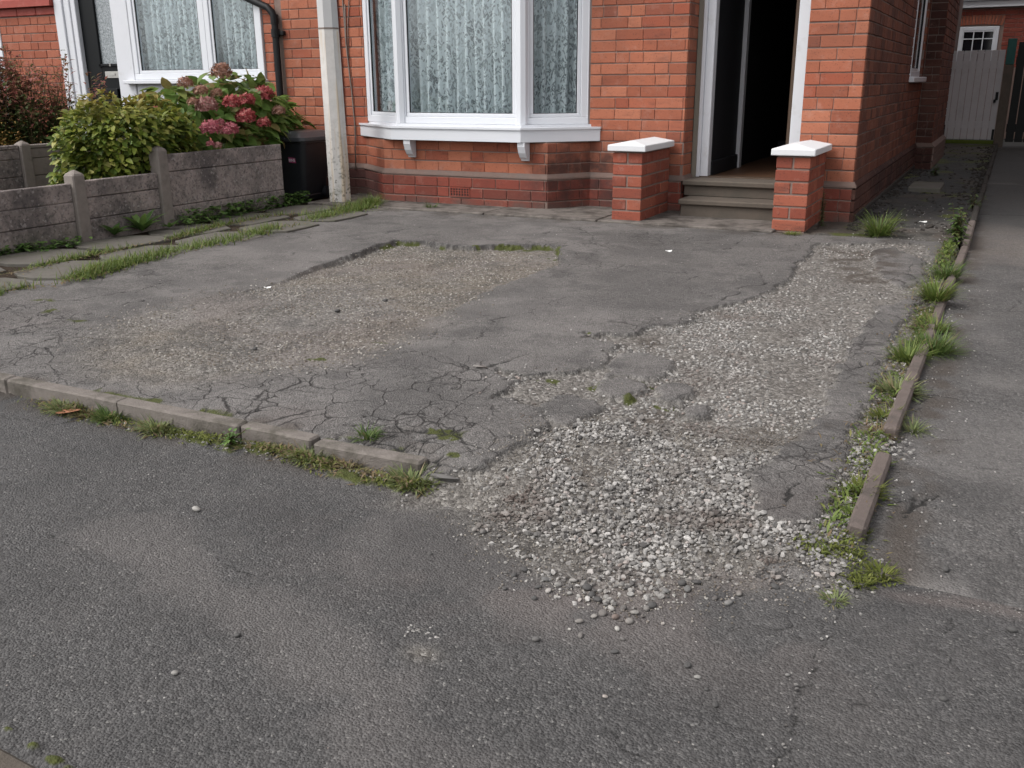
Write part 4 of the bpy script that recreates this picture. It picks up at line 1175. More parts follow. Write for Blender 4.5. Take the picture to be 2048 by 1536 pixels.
# ------------------------------------------------------------------ neighbouring house on the left
nh = empty('neighbour_house', (-8.2, YF, 0), 'orange brick house with a black front door and white framed window', 'house')
layn = Laying()
nw = wall_part('wall', [(-13, -9.12, YF, YF+.2, -.05, TOP), (-9.12, -8.85, YF+.003, YF+.2, -.05, .95), (-8.28, -6.345, YF+.003, YF+.2, -.05, .95), (-8.85, -8.28, YF+.003, YF+.2, -.05, .05), (-9.12, -6.345, YF+.003, YF+.2, 2.5, TOP), (-6.345, -6.19, YF, YF+.2, -.05, TOP)], 'mortar', nh)
nm = lambda z: 'brick_neighbour'
layn.face(nw, (-12.9, YF), (-9.115, YF), .0, 1.70, nm, [(0, 2.83, .9, 2.4)], seed=91, strt=.19)
layn.face(nw, (-6.345, YF), (-6.195, YF), .0, 2.62, nm, seed=92)
layn.face(nw, (-8.25, YF), (-6.345, YF), .0, .93, nm, seed=93)
b = MB(); b.box(-13.01, -6.195, YF-.012, YF+.01, 2.55, TOP); b.box(-13.01, -9.12, YF-.006, YF+.011, 1.905, 2.549); b.build('upper_wall', MATS['wall_upper'], nh)
layn.finish(300)
b = MB()
for k in range(12): b.box(-9.118-.30*(k+1)+.003, -9.118-.30*k-.003, YF-.018, YF+.05, 1.705, 1.785, .006)
b.build('band_course', MATS['terracotta'], nh)
V = []
for x in (-12.8, -9.117):
    V += [(x, YF+.03, 1.788), (x, YF-.075, 1.79), (x, YF-.07, 1.86), (x, YF-.02, 1.90), (x, YF+.03, 1.90)]
mesh('band_cap', V, [(0, 5, 6, 1), (1, 6, 7, 2), (2, 7, 8, 3), (3, 8, 9, 4), (0, 1, 2, 3, 4), (9, 8, 7, 6, 5)], MATS['terracotta'], nh)
b = MB(); b.box(-10.25, -10.045, YF-.02, YF+.05, .2, 1.64, .006); b.box(-12.6, -10.25, YF-.012, YF+.05, .9, 1.64, .004); b.build('far_window_frame', MATS['upvc'], nh)
# door set back in a white frame
nd = empty('front_door', (-8.5, YF, .1)); nd.parent = nh; nd.location = Vector((-8.5, YF, .1))-wp(nh)
b = MB()
b.box(-9.115, -8.99, YF-.03, YF+.08, .05, 2.4, .006); b.box(-8.99, -8.90, YF-.012, YF+.09, .05, 2.4, .006); b.box(-8.90, -8.83, YF+.0, YF+.10, .05, 2.4, .006)
b.box(-8.29, -8.055, YF-.03, YF+.08, .05, 2.4, .006); b.box(-9.115, -8.055, YF-.02, YF+.08, 2.4, 2.5, .004)
b.build('door_frame', MATS['white_paint'], nd)
b = MB()
yd = YF+.045
b.box(-8.83, -8.60, yd, yd+.05, .08, 2.4, .004); b.box(-8.36, -8.29, yd, yd+.05, .08, 2.4, .004); b.box(-8.60, -8.36, yd, yd+.05, .95, 1.20, .004); b.box(-8.60, -8.36, yd+.02, yd+.05, .08, .95)
b.box(-8.625, -8.59, yd-.016, yd+.01, 1.17, 2.4, .006); b.box(-8.625, -8.33, yd-.016, yd+.01, 1.175, 1.205, .006); b.box(-8.66, -8.40, yd-.012, yd+.01, .30, .955, .01)
b.build('door_leaf', MATS['black_gloss'], nd)
b = MB(); b.box(-8.60, -8.30, yd+.008, yd+.018, 1.20, 2.38); b.build('pane', MATS['frosted_glass'], nd)
b = MB(); b.box(-8.552, -8.33, yd-.012, yd-.001, 1.062, 1.128, .005); b.box(-8.49, -8.40, yd-.018, yd-.0125, 1.085, 1.11, .003); b.build('letterbox', MATS['chrome'], nd)
def text_obj(txt, size, loc, rot, mat, name, parent):
    cu = bpy.data.curves.new(name, 'FONT'); cu.body = txt; cu.size = size; cu.align_x = 'CENTER'; cu.extrude = .0008
    o = bpy.data.objects.new(name, cu); COL.objects.link(o)
    dg = bpy.context.evaluated_depsgraph_get()
    me = bpy.data.meshes.new_from_object(o.evaluated_get(dg))
    bpy.data.objects.remove(o)
    me.materials.clear(); me.materials.append(MATS[mat])
    return put(name, me, loc, parent, rot=rot)
text_obj('8', .05, (-8.455, yd-.018, 1.178), (math.pi/2, 0, 0), 'chrome', 'door_number', nd)
# window
nwin = empty('window', (-7.2, YF, 1.0)); nwin.parent = nh; nwin.location = Vector((-7.2, YF, 1.0))-wp(nh)
xm = WY(422, 140, YF)[0]
framed(nwin, (-8.05, YF-.0), (xm, YF-.0), 1.04, 2.45, fw=.06, gas=True)
framed(nwin, (xm, YF-.0), (-6.35, YF-.0), 1.04, 2.45, fw=.06, gas=True)
b = MB(); b.box(-8.16, -6.33, YF-.10, YF+.03, 1.0, 1.038, .006); b.build('sill', MATS['upvc'], nwin)
b = MB(); b.box(-8.05, -6.36, YF-.018, YF+.02, .80, .998, .003); b.build('apron_panel', MATS['white_paint'], nwin)
b = MB(); b.box(-8.2, -6.2, 8.6, 8.65, .3, 2.6); b.box(-8.25, -8.2, 7.6, 8.6, .3, 2.6); b.box(-6.2, -6.15, 7.61, 8.6, .3, 2.6); b.box(-8.2, -6.2, 7.61, 8.6, .3, .34); b.box(-8.2, -6.2, 7.61, 8.6, 2.56, 2.6)
b.build('room', MATS['room'], nh)
# downpipe
dpm = MB(); xd = -6.165
dpm.tube([(xd+.0, YF-.05, -.02), (xd+.0, YF-.05, 1.56), (xd-.02, YF-.05, 1.62), (xd-.07, YF-.05, 1.665), (-6.75, YF-.05, 1.86), (-6.80, YF-.05, 1.95), (-6.80, YF-.05, 2.4)], .032, 12)
dp_ = dpm.build('downpipe', MATS['pipe_black'], nh, True)
b = MB(); b.tube([(xd, YF-.05, 1.405), (xd, YF-.05, 1.475)], .040, 12); b.box(xd-.005, xd+.085, YF-.045, YF-.005, 1.42, 1.46, .006); b.build('pipe_bracket', MATS['pipe_black'], dp_)
b = MB(); b.tube([(xd, YF-.05, 1.52), (xd, YF-.05, 1.60)], .037, 12); b.build('pipe_socket', MATS['pipe_black'], dp_)
rb = MB()
V = [(-13, YF-.35, TOP), (-6.2, YF-.35, TOP), (-6.2, 19, TOP), (-13, 19, TOP), (-13, 13, TOP+3.2), (-6.2, 13, TOP+3.2)]
rb.add(V, [(0, 1, 5, 4), (2, 3, 4, 5), (1, 2, 5), (3, 0, 4), (3, 2, 1, 0)]); rb.build('roof', MATS['roof_slate'], nh)

# ------------------------------------------------------------------ entrance pillars
def pillar(x0, x1, y0, y1, label, seed):
    t = empty('brick_pillar', ((x0+x1)/2, (y0+y1)/2, 0), label, 'pillar', 'brick pillars either side of the front steps')
    rr = random.Random(seed)
    core = MB(); core.box(x0+.006, x1-.006, y0+.006, y1-.006, -.03, .505); core.build('core', MATS['mortar'], t)
    W = x1-x0; Dp = y1-y0
    for r in range(6):
        z = r*.0845+.004; h = .0725
        def bk(a, b_, c, d):
            j = lambda: rr.uniform(-.0015, .0015)
            me = brick_mesh('brick_pillar', round(b_-a, 3), h, round(d-c, 3))
            put('brick', me, ((a+b_)/2+j(), (c+d)/2+j(), z+h/2), t)
        if r % 2 == 0:
            bk(x0, x1, y0, y0+.105); ys = [y0+.117, y0+.340, y0+.45, y1]
            for k in range(len(ys)-1):
                bk(x1-.106, x1, ys[k], ys[k+1]-.011); bk(x0, x0+.106, ys[k], ys[k+1]-.011)
        else:
            ys = [y0, y0+.226, y0+.336, y0+.56, y1]
            for k in range(len(ys)-1):
                if ys[k+1]-ys[k] < .03: continue
                bk(x0, (x0+x1)/2-.006, ys[k], ys[k+1]-.011); bk((x0+x1)/2+.006, x1, ys[k], ys[k+1]-.011)
    o = .033
    a, b_, c, d = x0-o, x1+o, y0-o, y1-.005
    xm_ = (x0+x1)/2
    V = [(a, c, .512), (b_, c, .512), (b_, d, .512), (a, d, .512), (a, c, .556), (b_, c, .556), (b_, d, .556), (a, d, .556), (xm_, c+.13, .585), (xm_, d-.06, .585)]
    cp_ = mesh('cap', V, [(3, 2, 1, 0), (0, 1, 5, 4), (1, 2, 6, 5), (2, 3, 7, 6), (3, 0, 4, 7), (4, 5, 8), (5, 6, 9, 8), (6, 7, 9), (7, 4, 8, 9)], MATS['cap_white'], t)
    md = cp_.modifiers.new('bevel', 'BEVEL'); md.width = .006; md.segments = 2
    return t
pillar(-2.571, -2.345, 6.715, 7.37, 'low brick pillar with a white cap between the bay window and the steps', 5)
pillar(-1.390, -1.163, 6.73, 7.37, 'low brick pillar with a white cap at the house corner, right of the steps', 6)

# ------------------------------------------------------------------ lamp post
lp = empty('concrete_post', (-5.147, 6.83, 0), 'tall pale eight-sided concrete post beside the black bin', 'post')
b = MB(); b.tube([(-5.147, 6.83, -.05), (-5.150, 6.83, .3), (-5.160, 6.83, 1.0), (-5.166, 6.83, 1.65), (-5.18, 6.83, 4.4)], [.098, .097, .093, .088, .065], 8)
b.build('shaft', MATS['lamp_post_concrete'], lp)
b = MB(); b.tube([(-5.164, 6.83, 1.424), (-5.164, 6.83, 1.436)], .0925, 8); b.build('band', MATS['cable_grey'], lp)
# ------------------------------------------------------------------ wheelie bin
bn = empty('rubbish_bin', (-5.66, 6.97, 0), 'small black plastic rubbish bin with a pink sticker beside the pale concrete post', 'bin')
def rrect(cx, cy, hx, hy, r, n=5):
    P = []
    for sx, sy, a0 in ((1, -1, -90), (1, 1, 0), (-1, 1, 90), (-1, -1, 180)):
        for k in range(n):
            a = math.radians(a0+90*k/(n-1))
            P.append((cx+sx*(hx-r)+r*math.cos(a), cy+sy*(hy-r)+r*math.sin(a)))
    return P
def loft(rings, name, mat, par, smooth=True):
    V = []; Fc = []
    k = len(rings[0][0])
    for pts, z in rings: V += [(x, y, z if not callable(z) else z(x, y)) for x, y in pts]
    for i in range(len(rings)-1):
        for j in range(k): Fc.append((i*k+j, i*k+(j+1) % k, (i+1)*k+(j+1) % k, (i+1)*k+j))
    Fc.append(tuple(range(k-1, -1, -1))); Fc.append(tuple((len(rings)-1)*k+j for j in range(k)))
    o = mesh(name, V, Fc, MATS[mat], par, smooth)
    return o
bx_, by_ = -5.672, 6.965
loft([(rrect(bx_, by_, .155, .158, .04), .0), (rrect(bx_, by_, .163, .166, .045), .012), (rrect(bx_, by_, .166, .168, .045), .040), (rrect(bx_, by_, .160, .163, .045), .052), (rrect(bx_, by_, .212, .206, .05), .497), (rrect(bx_, by_, .222, .214, .05), .50), (rrect(bx_, by_, .222, .214, .05), .528)], 'body', 'black_plastic', bn)
lid = loft([(rrect(bx_, by_, .238, .236, .06), .515), (rrect(bx_, by_, .243, .240, .06), .522), (rrect(bx_, by_, .243, .240, .06), .548), (rrect(bx_, by_, .225, .222, .06), .560), (rrect(bx_, by_+.01, .195, .19, .06), .590), (rrect(bx_, by_+.02, .165, .16, .06), .598)], 'lid', 'black_lid', bn)
b = MB(); b.box(bx_-.12, bx_+.06, by_-.262, by_-.215, .530, .553, .01); b.build('lid_grip', MATS['black_lid'], lid)
b = MB(); b.tube([(bx_-.17, by_+.235, .55), (bx_+.17, by_+.235, .55)], .018, 10); b.build('handle', MATS['black_plastic'], bn)
for sx in (-1, 1):
    b = MB(); b.tube([(bx_+sx*.175, by_+.12, .055), (bx_+sx*.215, by_+.12, .055)], .055, 14); b.build('wheel', MATS['black_plastic'], bn)
yst = by_-.187-.0055
xs0 = WY(578, 317, yst)[0]
b = MB(); b.add([(xs0+.005, yst-.0075, .332), (xs0+.082, yst-.0075, .328), (xs0+.078, yst-.0130, .373), (xs0, yst-.0130, .379)], [(0, 1, 2, 3)])
b.build('sticker', MATS['sticker'], bn)
text_obj('BINS', .034, (xs0+.041, yst-.0125, .342), (math.pi/2+.115, 0, 0), 'sticker_print', 'sticker_print', bn)

# ------------------------------------------------------------------ concrete fences
def conc_post(par, x, y, h, w=.095):
    hw = w/2
    V = [(x+sx*hw, y+sy*hw, z) for z in (-.03, h-.025) for sx, sy in ((-1, -1), (1, -1), (1, 1), (-1, 1))] + [(x, y, h+.01)]
    b = mesh('post', V, [(0, 1, 5, 4), (1, 2, 6, 5), (2, 3, 7, 6), (3, 0, 4, 7), (4, 5, 8), (5, 6, 8), (6, 7, 8), (7, 4, 8), (3, 2, 1, 0)], MATS['post_concrete'], par)
    md = b.modifiers.new('bevel', 'BEVEL'); md.width = .008; md.segments = 1
    return b
def boards(par, x, y0, y1, zs, mat='gravel_board', th=.042):
    for i in range(len(zs)-1):
        b = MB(); b.box(x-th/2+random.uniform(-.003, .003), x+th/2+random.uniform(-.003, .003), y0, y1, zs[i]+.0025, zs[i+1]-.0015, .005)
        b.build('board', MATS[mat], par)
XF = -5.455
fence = empty('concrete_fence', (XF, 4.4, 0), 'low mauve-grey concrete board fence between the driveway and the shrubs', 'fence')
for y, h in ((2.65, .45), (4.383, .462), (5.117, .575)): conc_post(fence, XF, y, h)
boards(fence, XF, 2.70, 4.336, (-.02, .135, .262, .384)); boards(fence, XF, 4.431, 5.07, (-.02, .137, .278, .392)); boards(fence, XF, 5.165, 6.44, (-.02, .137, .387, .514))
boards(fence, XF, 2.11, 2.60, (-.02, .135, .262, .384))
XG = -7.2
f2 = empty('concrete_fence', (XG, 5.5, 0), 'second low grey concrete fence behind the golden shrub', 'fence')
for y in (3.6, 5.33, 7.05): conc_post(f2, XG, y, .562)
for y0, y1 in ((3.65, 5.28), (5.38, 7.0)): boards(f2, XG, y0, y1, (-.02, .14, .28, .42, .50), 'post_concrete' if y0 > 5 else 'gravel_board')
for y0, y1 in ((5.38, 7.0),):
    b = MB(); b.box(XG-.03, XG+.03, y0, y1, .500, .53, .006); b.build('rail', MATS['post_concrete'], f2)
boards(f2, XG, 3.65, 5.28, (.4995, .535))

# ------------------------------------------------------------------ gate, side fence, back house
gate = empty('garden_gate', (-.58, 17.2, 0), 'pale grey boarded gate at the end of the side path', 'gate')
xs_ = np.linspace(-.985, -.205, 9)
for i in range(8):
    b = MB(); b.box(xs_[i]+.003, xs_[i+1]-.003, 17.19, 17.215, .075+random.uniform(0, .01), 1.418+random.uniform(-.004, .004), .004); b.build('board', MATS['gate_paint'], gate)
b = MB(); b.box(-.95, -.20, 17.185, 17.215, .012, .07, .004); tag(b.build('bottom_board', MATS['moss_wood'], gate), 'bright green mossy bottom board')
b = MB(); b.box(-.98, -.21, 17.216, 17.25, .25, .36); b.box(-.98, -.21, 17.216, 17.25, 1.15, 1.26); b.build('rail', MATS['gate_paint'], gate)
b = MB(); b.box(-.265, -.225, 17.165, 17.188, .68, .80, .004); b.box(-.285, -.25, 17.16, 17.188, .64, .69, .004); b.build('latch', MATS['pipe_black'], gate)
b = MB(); b.box(-.985, -.955, 17.17, 17.188, .74, .97, .004); b.build('hinge', MATS['dark_fence'], gate)
for xa, z0_, z1_ in ((-.96, .08, .30), (-.245, .08, .24)):
    b = MB(); b.box(xa, xa+.035, 17.180, 17.189, z0_, z1_, .003); b.build('rot_patch', MATS['dark_fence'], gate)
gp = empty('gate_post', (-.12, 17.2, 0), 'weathered wooden gate post with flaking green paint on top', 'post')
b = MB(); b.box(-.20, -.065, 17.13, 17.27, -.05, 1.20, .01); b.build('shaft', MATS['step_stone'], gp)
b = MB(); b.box(-.195, -.07, 17.135, 17.265, 1.2005, 1.58, .01); tag(b.build('post_top', MATS['green_wood'], gp), 'upper post with dark green paint')
sf = empty('dark_gate', (.6, 17.25, 0), 'black boarded drive gate with narrow gaps right of the gate post', 'gate')
for i in range(10):
    b = MB(); b.box(-.04+i*.125, -.04+i*.125+.112, 17.22, 17.25, .05, 1.53, .003); b.build('board', MATS['dark_fence'], sf)
b = MB(); b.box(-.05, 1.25, 17.251, 17.30, .2, .32); b.box(-.05, 1.25, 17.251, 17.30, 1.2, 1.32); b.build('rail', MATS['dark_fence'], sf)
bh = empty('back_house', (-.7, 21, 0), 'red brick building with a white six pane window behind the gate', 'house')
layb = Laying()
bw = wall_part('wall', [(-3.2, -1.10, 21, 21.2, -.1, 2.26), (-.412, 3, 21, 21.2, -.1, 2.26), (-1.10, -.412, 21, 21.2, -.1, 1.2), (-1.10, -.412, 21.003, 21.2, 1.94, 2.26)], 'mortar', bh)
layb.face(bw, (-1.9, 21), (1.2, 21), 1.2, 2.24, lambda z: 'brick_back', [(.735, 1.555, 1.1, 2.145)], seed=95, H=.078)
layb.finish(160)
ar = MB()
for k in range(15):
    f_ = (k+.5)/15; xx = -1.15+.78*f_; lean = (f_-.5)*.30
    zb = 1.945+.028*(1-(2*f_-1)**2)
    w = .021
    V = [(xx-w, 20.985, zb), (xx+w, 20.985, zb), (xx+w+lean*.3, 20.985, zb+.165), (xx-w+lean*.3, 20.985, zb+.165)]
    V += [(x, 21.05, z) for x, _, z in V]
    mesh('arch_brick', V, [(0, 1, 2, 3), (0, 4, 5, 1), (1, 5, 6, 2), (2, 6, 7, 3), (3, 7, 4, 0)], MATS['brick_neighbour'], bw)
bwn = empty('window', (-.755, 21, 1.5)); bwn.parent = bh; bwn.location = Vector((-.755, 21, 1.5))-wp(bh)
b = MB(); b.box(-1.098, -1.03, 20.99, 21.06, 1.2, 1.935, .005); b.box(-.48, -.415, 20.99, 21.06, 1.2, 1.935, .005); b.box(-1.03, -.48, 20.99, 21.06, 1.865, 1.935, .005)
b.box(-1.03, -1.008, 20.995, 21.05, 1.2, 1.865, .003); b.box(-.506, -.48, 20.995, 21.05, 1.2, 1.865, .003); b.box(-1.008, -.506, 20.995, 21.05, 1.84, 1.865, .003)
b.build('frame', MATS['upvc'], bwn)
b = MB(); b.box(-.850, -.832, 20.998, 21.05, 1.2, 1.84, .002); b.box(-.684, -.666, 20.998, 21.05, 1.2, 1.84, .002); b.box(-1.008, -.506, 21.0, 21.048, 1.708, 1.724, .002); b.box(-1.008, -.506, 21.0, 21.048, 1.46, 1.476, .002); b.build('glazing_bar', MATS['upvc'], bwn)
for i in range(3):
    for z0_, z1_ in ((1.725, 1.839), (1.477, 1.707)):
        x0 = (-1.007, -.831, -.665)[i]; x1 = (-.851, -.685, -.507)[i]
        b = MB(); b.box(x0, x1, 21.02, 21.03, z0_, z1_); b.build('pane', MATS['dark_glass'], bwn)
b = MB(); b.box(-3.3, 3.1, 20.9, 21.05, 2.265, 2.375, .006); b.build('fascia', MATS['upvc'], bh)
b = MB(); b.add([(-3.4, 20.86, 2.378), (3.2, 20.86, 2.378), (3.2, 25, 4.6), (-3.4, 25, 4.6), (-3.4, 25, 2.378), (3.2, 25, 2.378)], [(0, 1, 2, 3), (0, 3, 4), (1, 5, 2), (0, 4, 5, 1), (4, 3, 2, 5)]); b.build('roof', MATS['roof_slate'], bh)
b = MB(); b.box(-3.2, -3.0, 21.2, 25, -.1, 2.37); b.box(2.8, 3.0, 21.2, 25, -.1, 2.37); b.box(-3.2, 3, 24.8, 25, -.1, 2.37); b.build('wall', MATS['mortar_dark'], bh)
# unseen house added across the shared drive to shade the passage
oh = empty('added_shade_house', (3.2, 12, 0), 'unseen brick house added across the shared drive to shade the passage', 'house')
b = MB(); b.box(2.2, 7, 8.6, 19, -.1, TOP); b.build('wall', MATS['wall_upper'], oh)
b = MB(); b.add([(2.0, 8.3, TOP), (7.2, 8.3, TOP), (7.2, 19.3, TOP), (2.0, 19.3, TOP), (2.0, 13, TOP+3), (7.2, 13, TOP+3)], [(0, 1, 5, 4), (2, 3, 4, 5), (1, 2, 5), (3, 0, 4), (3, 2, 1, 0)]); b.build('roof', MATS['roof_slate'], oh)

# ------------------------------------------------------------------ kerbs
kb = empty('front_kerb', (-2.2, 2.08, 0), 'broken concrete edging along the front of the driveway', None, None, 'structure')
kx = [(-4.7, -3.99), (-3.987, -3.056), (-3.053, -2.500), (-2.497, -1.981), (-1.978, -1.708), (-1.69, -1.327)]
kj = [(0, .0, 0), (0, 0, 0), (.0, .0, 0), (-.004, .002, .006), (.001, -.002, -.006), (-.008, -.005, .012)]
for (a, c), (dy, dz, rz) in zip(kx, kj):
    me = MB(); L = c-a
    V, Fc = cbox(0, 0, 0, L, .052, .15, .006)
    o = put('kerb_stone', mesh_data('kerb_stone', V, Fc, MATS['kerb_concrete']), ((a+c)/2, 2.076+dy, -.068+dz), kb, rot=(random.uniform(-.03, .03), random.uniform(-.006, .006), rz))
rk = empty('side_edging', (-.19, 4, 0), 'broken reddish concrete edging between the two drives', None, None, 'structure')
for ya, yb, xa, mt, tilt in ((2.165, 2.68, -.200, 'kerb_red', .10), (2.88, 3.95, -.196, 'kerb_red', .06), (3.97, 4.98, -.186, 'kerb_red', .04), (5.02, 5.6, -.172, 'kerb_red', .05), (5.65, 6.55, -.158, 'kerb_red', .04), (6.6, 7.55, -.150, 'kerb_red', .05), (7.62, 8.5, -.150, 'kerb_dark', .02), (8.55, 9.4, -.150, 'kerb_dark', -.05), (9.5, 10.3, -.148, 'kerb_dark', .06), (10.36, 11.2, -.148, 'kerb_dark', 0), (11.3, 12.2, -.146, 'kerb_dark', .04), (12.3, 13.2, -.146, 'kerb_dark', 0), (13.25, 14.1, -.146, 'kerb_dark', 0), (14.15, 15.0, -.146, 'kerb_dark', .05), (15.1, 16.0, -.146, 'kerb_dark', 0), (16.05, 17.0, -.146, 'kerb_dark', 0)):
    hgt = .006 if ya < 2.5 else (.010 if ya < 3.9 else (-.006 if ya < 4.5 else (.010 if ya < 5.5 else (.004 if ya < 6 else .040))))
    V, Fc = cbox(0, 0, 0, .043, yb-ya, .12, .008)
    put('edging_stone', mesh_data('edging_stone', V, Fc, MATS[mt]), (xa, (ya+yb)/2, hgt-.06), rk, rot=(random.uniform(-.006, .006), tilt, random.uniform(-.012, .012)))

# ------------------------------------------------------------------ stone slabs beside the fence
slabs = empty('slab_path', (-4.9, 4.5, 0), 'mossy stone slab path between the fence and the tarmac', None, None, 'structure')
rr = random.Random(4)
def slab(cx, cy, w, d, rz, zt):
    n = 10; P = []
    for k in range(n):
        a = 2*math.pi*k/n
        e = 5
        c, s_ = math.cos(a), math.sin(a)
        r = (abs(c)**e+abs(s_)**e)**(-1/e)
        P.append((c*r*w/2*(1+rr.uniform(-.03, .03)), s_*r*d/2*(1+rr.uniform(-.03, .03))))
    V = [(x, y, -.04) for x, y in P]+[(x, y, -.004) for x, y in P]+[(x*.965, y*.965, 0) for x, y in P]
    Fc = [(i, (i+1) % n, (i+1) % n+n, i+n) for i in range(n)]+[(i+n, (i+1) % n+n, (i+1) % n+2*n, i+2*n) for i in range(n)]+[tuple(range(2*n, 3*n))]
    put('slab', mesh_data('slab', V, Fc, MATS['slab']), (cx, cy, zt), slabs, rot=(rr.uniform(-.012, .012), rr.uniform(-.012, .012), rz))
y = 2.35
for L1 in (.62, .55, .60, .62, .60, .66, .60):
    slab(-5.17+.0, y+L1/2+.02, .46, L1-.05, rr.uniform(-.05, .05), .004+rr.uniform(-.004, .006)); y += L1
y = 2.2
for L1 in (.50, .62, .58, .62, .62, .60, .66, .40):
    xe = -4.34 - .05*max(0, (y-3)/1.0)
    w_ = min(.50, xe+.02+4.93)
    slab(-4.93+w_/2+.02, y+L1/2, w_-.06, L1-.06, rr.uniform(-.05, .05), .006+rr.uniform(-.004, .006)); y += L1
# slab and manhole in the side path
b = MB(); b.box(-.78, -.50, 9.75, 10.35, -.02, .035, .008); tag(b.build('path_slab', MATS['slab']), 'loose grey slab lying across the dark side path', 'slab')

# ------------------------------------------------------------------ stones
def ico(sub):
    t = (1+5**.5)/2
    V = [(-1, t, 0), (1, t, 0), (-1, -t, 0), (1, -t, 0), (0, -1, t), (0, 1, t), (0, -1, -t), (0, 1, -t), (t, 0, -1), (t, 0, 1), (-t, 0, -1), (-t, 0, 1)]
    Fc = [(0, 11, 5), (0, 5, 1), (0, 1, 7), (0, 7, 10), (0, 10, 11), (1, 5, 9), (5, 11, 4), (11, 10, 2), (10, 7, 6), (7, 1, 8), (3, 9, 4), (3, 4, 2), (3, 2, 6), (3, 6, 8), (3, 8, 9), (4, 9, 5), (2, 4, 11), (6, 2, 10), (8, 6, 7), (9, 8, 1)]
    V = [np.array(v)/np.linalg.norm(v) for v in V]
    for _ in range(sub):
        c = {}; F2 = []
        def mid(a, b_):
            k = (min(a, b_), max(a, b_))
            if k not in c:
                m = V[a]+V[b_]; V.append(m/np.linalg.norm(m)); c[k] = len(V)-1
            return c[k]
        for a, b_, d in Fc:
            x, y_, z = mid(a, b_), mid(b_, d), mid(d, a)
            F2 += [(a, x, z), (b_, y_, x), (d, z, y_), (x, y_, z)]
        Fc = F2
    return np.array(V), np.array(Fc)
def stone_shapes(sub, n, cuts, tmin):
    V0, Fc = ico(sub); out = []
    for i in range(n):
        V = V0*rng.uniform(.8, 1.15, 3)
        for k in range(cuts):
            d = rng.normal(size=3); d /= np.linalg.norm(d)
            t = rng.uniform(tmin, .95)
            e = np.maximum(V @ d - t, 0); V = V - e[:, None]*d
        V = V*np.array([1.15, .9, rng.uniform(.6, .85)])
        V += rng.normal(size=V.shape)*.025
        out.append(V)
    return out, Fc
SH1, F1 = stone_shapes(1, 18, 11, .38)
SH0, F0 = stone_shapes(0, 14, 5, .6)
def scatter(name, P, R, shapes, Fc, mat, label, smooth=False, tilt=.5, parent=None):
    N = len(P)
    which = rng.integers(0, len(shapes), N)
    nv = len(shapes[0])
    V = np.zeros((N, nv, 3), np.float32)
    az = rng.uniform(0, 2*math.pi, N); ti = rng.normal(0, tilt, N)
    for k in range(len(shapes)):
        m = which == k
        if not m.any(): continue
        S = shapes[k][None]*R[m][:, None, None]
        ct, st_ = np.cos(ti[m])[:, None], np.sin(ti[m])[:, None]
        y = S[..., 1]*ct - S[..., 2]*st_; z = S[..., 1]*st_ + S[..., 2]*ct
        ca, sa = np.cos(az[m])[:, None], np.sin(az[m])[:, None]
        x = S[..., 0]*ca - y*sa; y2 = S[..., 0]*sa + y*ca
        V[m] = np.stack([x, y2, z], -1)+P[m][:, None]
    FF = (Fc[None]+(np.arange(N)*nv)[:, None, None]).reshape(-1, 3)
    r = np.repeat(rng.random(N), nv)
    o = fast_mesh(name, V.reshape(-1, 3), FF, MATS[mat], {'rnd': r}, smooth, parent, 'stuff')
    o['label'] = label
    return o
def ground_z(X, Y):
    zd, A, B, gm, pm, pl = drive_fields(X, Y)
    zp = pave_fields(X, Y)[0]
    zz = np.where(Y > 2.0, zd, np.maximum(zd, zp))
    return zz, gm, pm, pl
def jitter(x0, x1, y0, y1, s):
    X, Y = np.meshgrid(np.arange(x0, x1, s), np.arange(y0, y1, s))
    X = X+rng.uniform(-.5, .5, X.shape)*s; Y = Y+rng.uniform(-.5, .5, Y.shape)*s
    return X.ravel(), Y.ravel()
# loose thick gravel at the mouth
P_, R_ = [], []
for lay_i, s in enumerate((.0108, .0145, .021)):
    X, Y = jitter(-1.35, -.10, 1.58, 3.1, s)
    wxx = X+(fbm(X, Y, 16, 3, 101)-.5)*.12; wyy = Y+(fbm(X, Y, 16, 3, 102)-.5)*.12
    dth = sdf(thick_poly, wxx, wyy)
    pr = ss(dth, -.06, .15)
    bare = ss(fbm(X, Y, 6.5, 4, 103), .54, .66)
    ru_ = np.zeros(X.shape)
    for q in rust_polys: ru_ = np.maximum(ru_, ss(sdf(q, wxx, wyy), -.05, .04))
    pr = pr*(1-.85*bare)*(1-.75*ru_)
    zz, gm, pm, pl = ground_z(X, Y)
    pr = pr*(1-pl)*np.where(Y > 1.95, np.clip(gm*1.2, 0, 1), 1)
    if lay_i: pr = pr*(.9 if lay_i == 1 else .5)*ss(fbm(X, Y, 5, 3, 104), .3, .6)
    k = rng.random(len(X)) < pr
    k &= ~((X > -.225) & (X < -.165) & (Y > 2.08) & (Y < 2.68)) & ~((X > -.225) & (X < -.165) & (Y > 2.86))
    r = (.0030+.0056*rng.random(k.sum())**1.5)*np.where(rng.random(k.sum()) < .07, 1.35, 1)*(1+.10*lay_i)
    P_.append(np.stack([X[k], Y[k], zz[k]+r*.25+lay_i*.0032], -1)); R_.append(r)
P_ = np.concatenate(P_); R_ = np.concatenate(R_)
n_thick = len(P_)
gob = scatter('gravel', P_, R_, SH1, F1, 'gravel_stone', 'loose pale grey gravel spilling from the driveway onto the pavement')
X, Y = jitter(-1.35, -.2, 1.62, 3.0, .0085)
wxx = X+(fbm(X, Y, 16, 3, 101)-.5)*.16; wyy = Y+(fbm(X, Y, 16, 3, 102)-.5)*.16
pr = ss(sdf(thick_poly, wxx, wyy), -.14, .03)*.5
zz, gm, pm, pl = ground_z(X, Y)
k = rng.random(len(X)) < pr*(1-pl)
r = rng.uniform(.0012, .0034, k.sum())
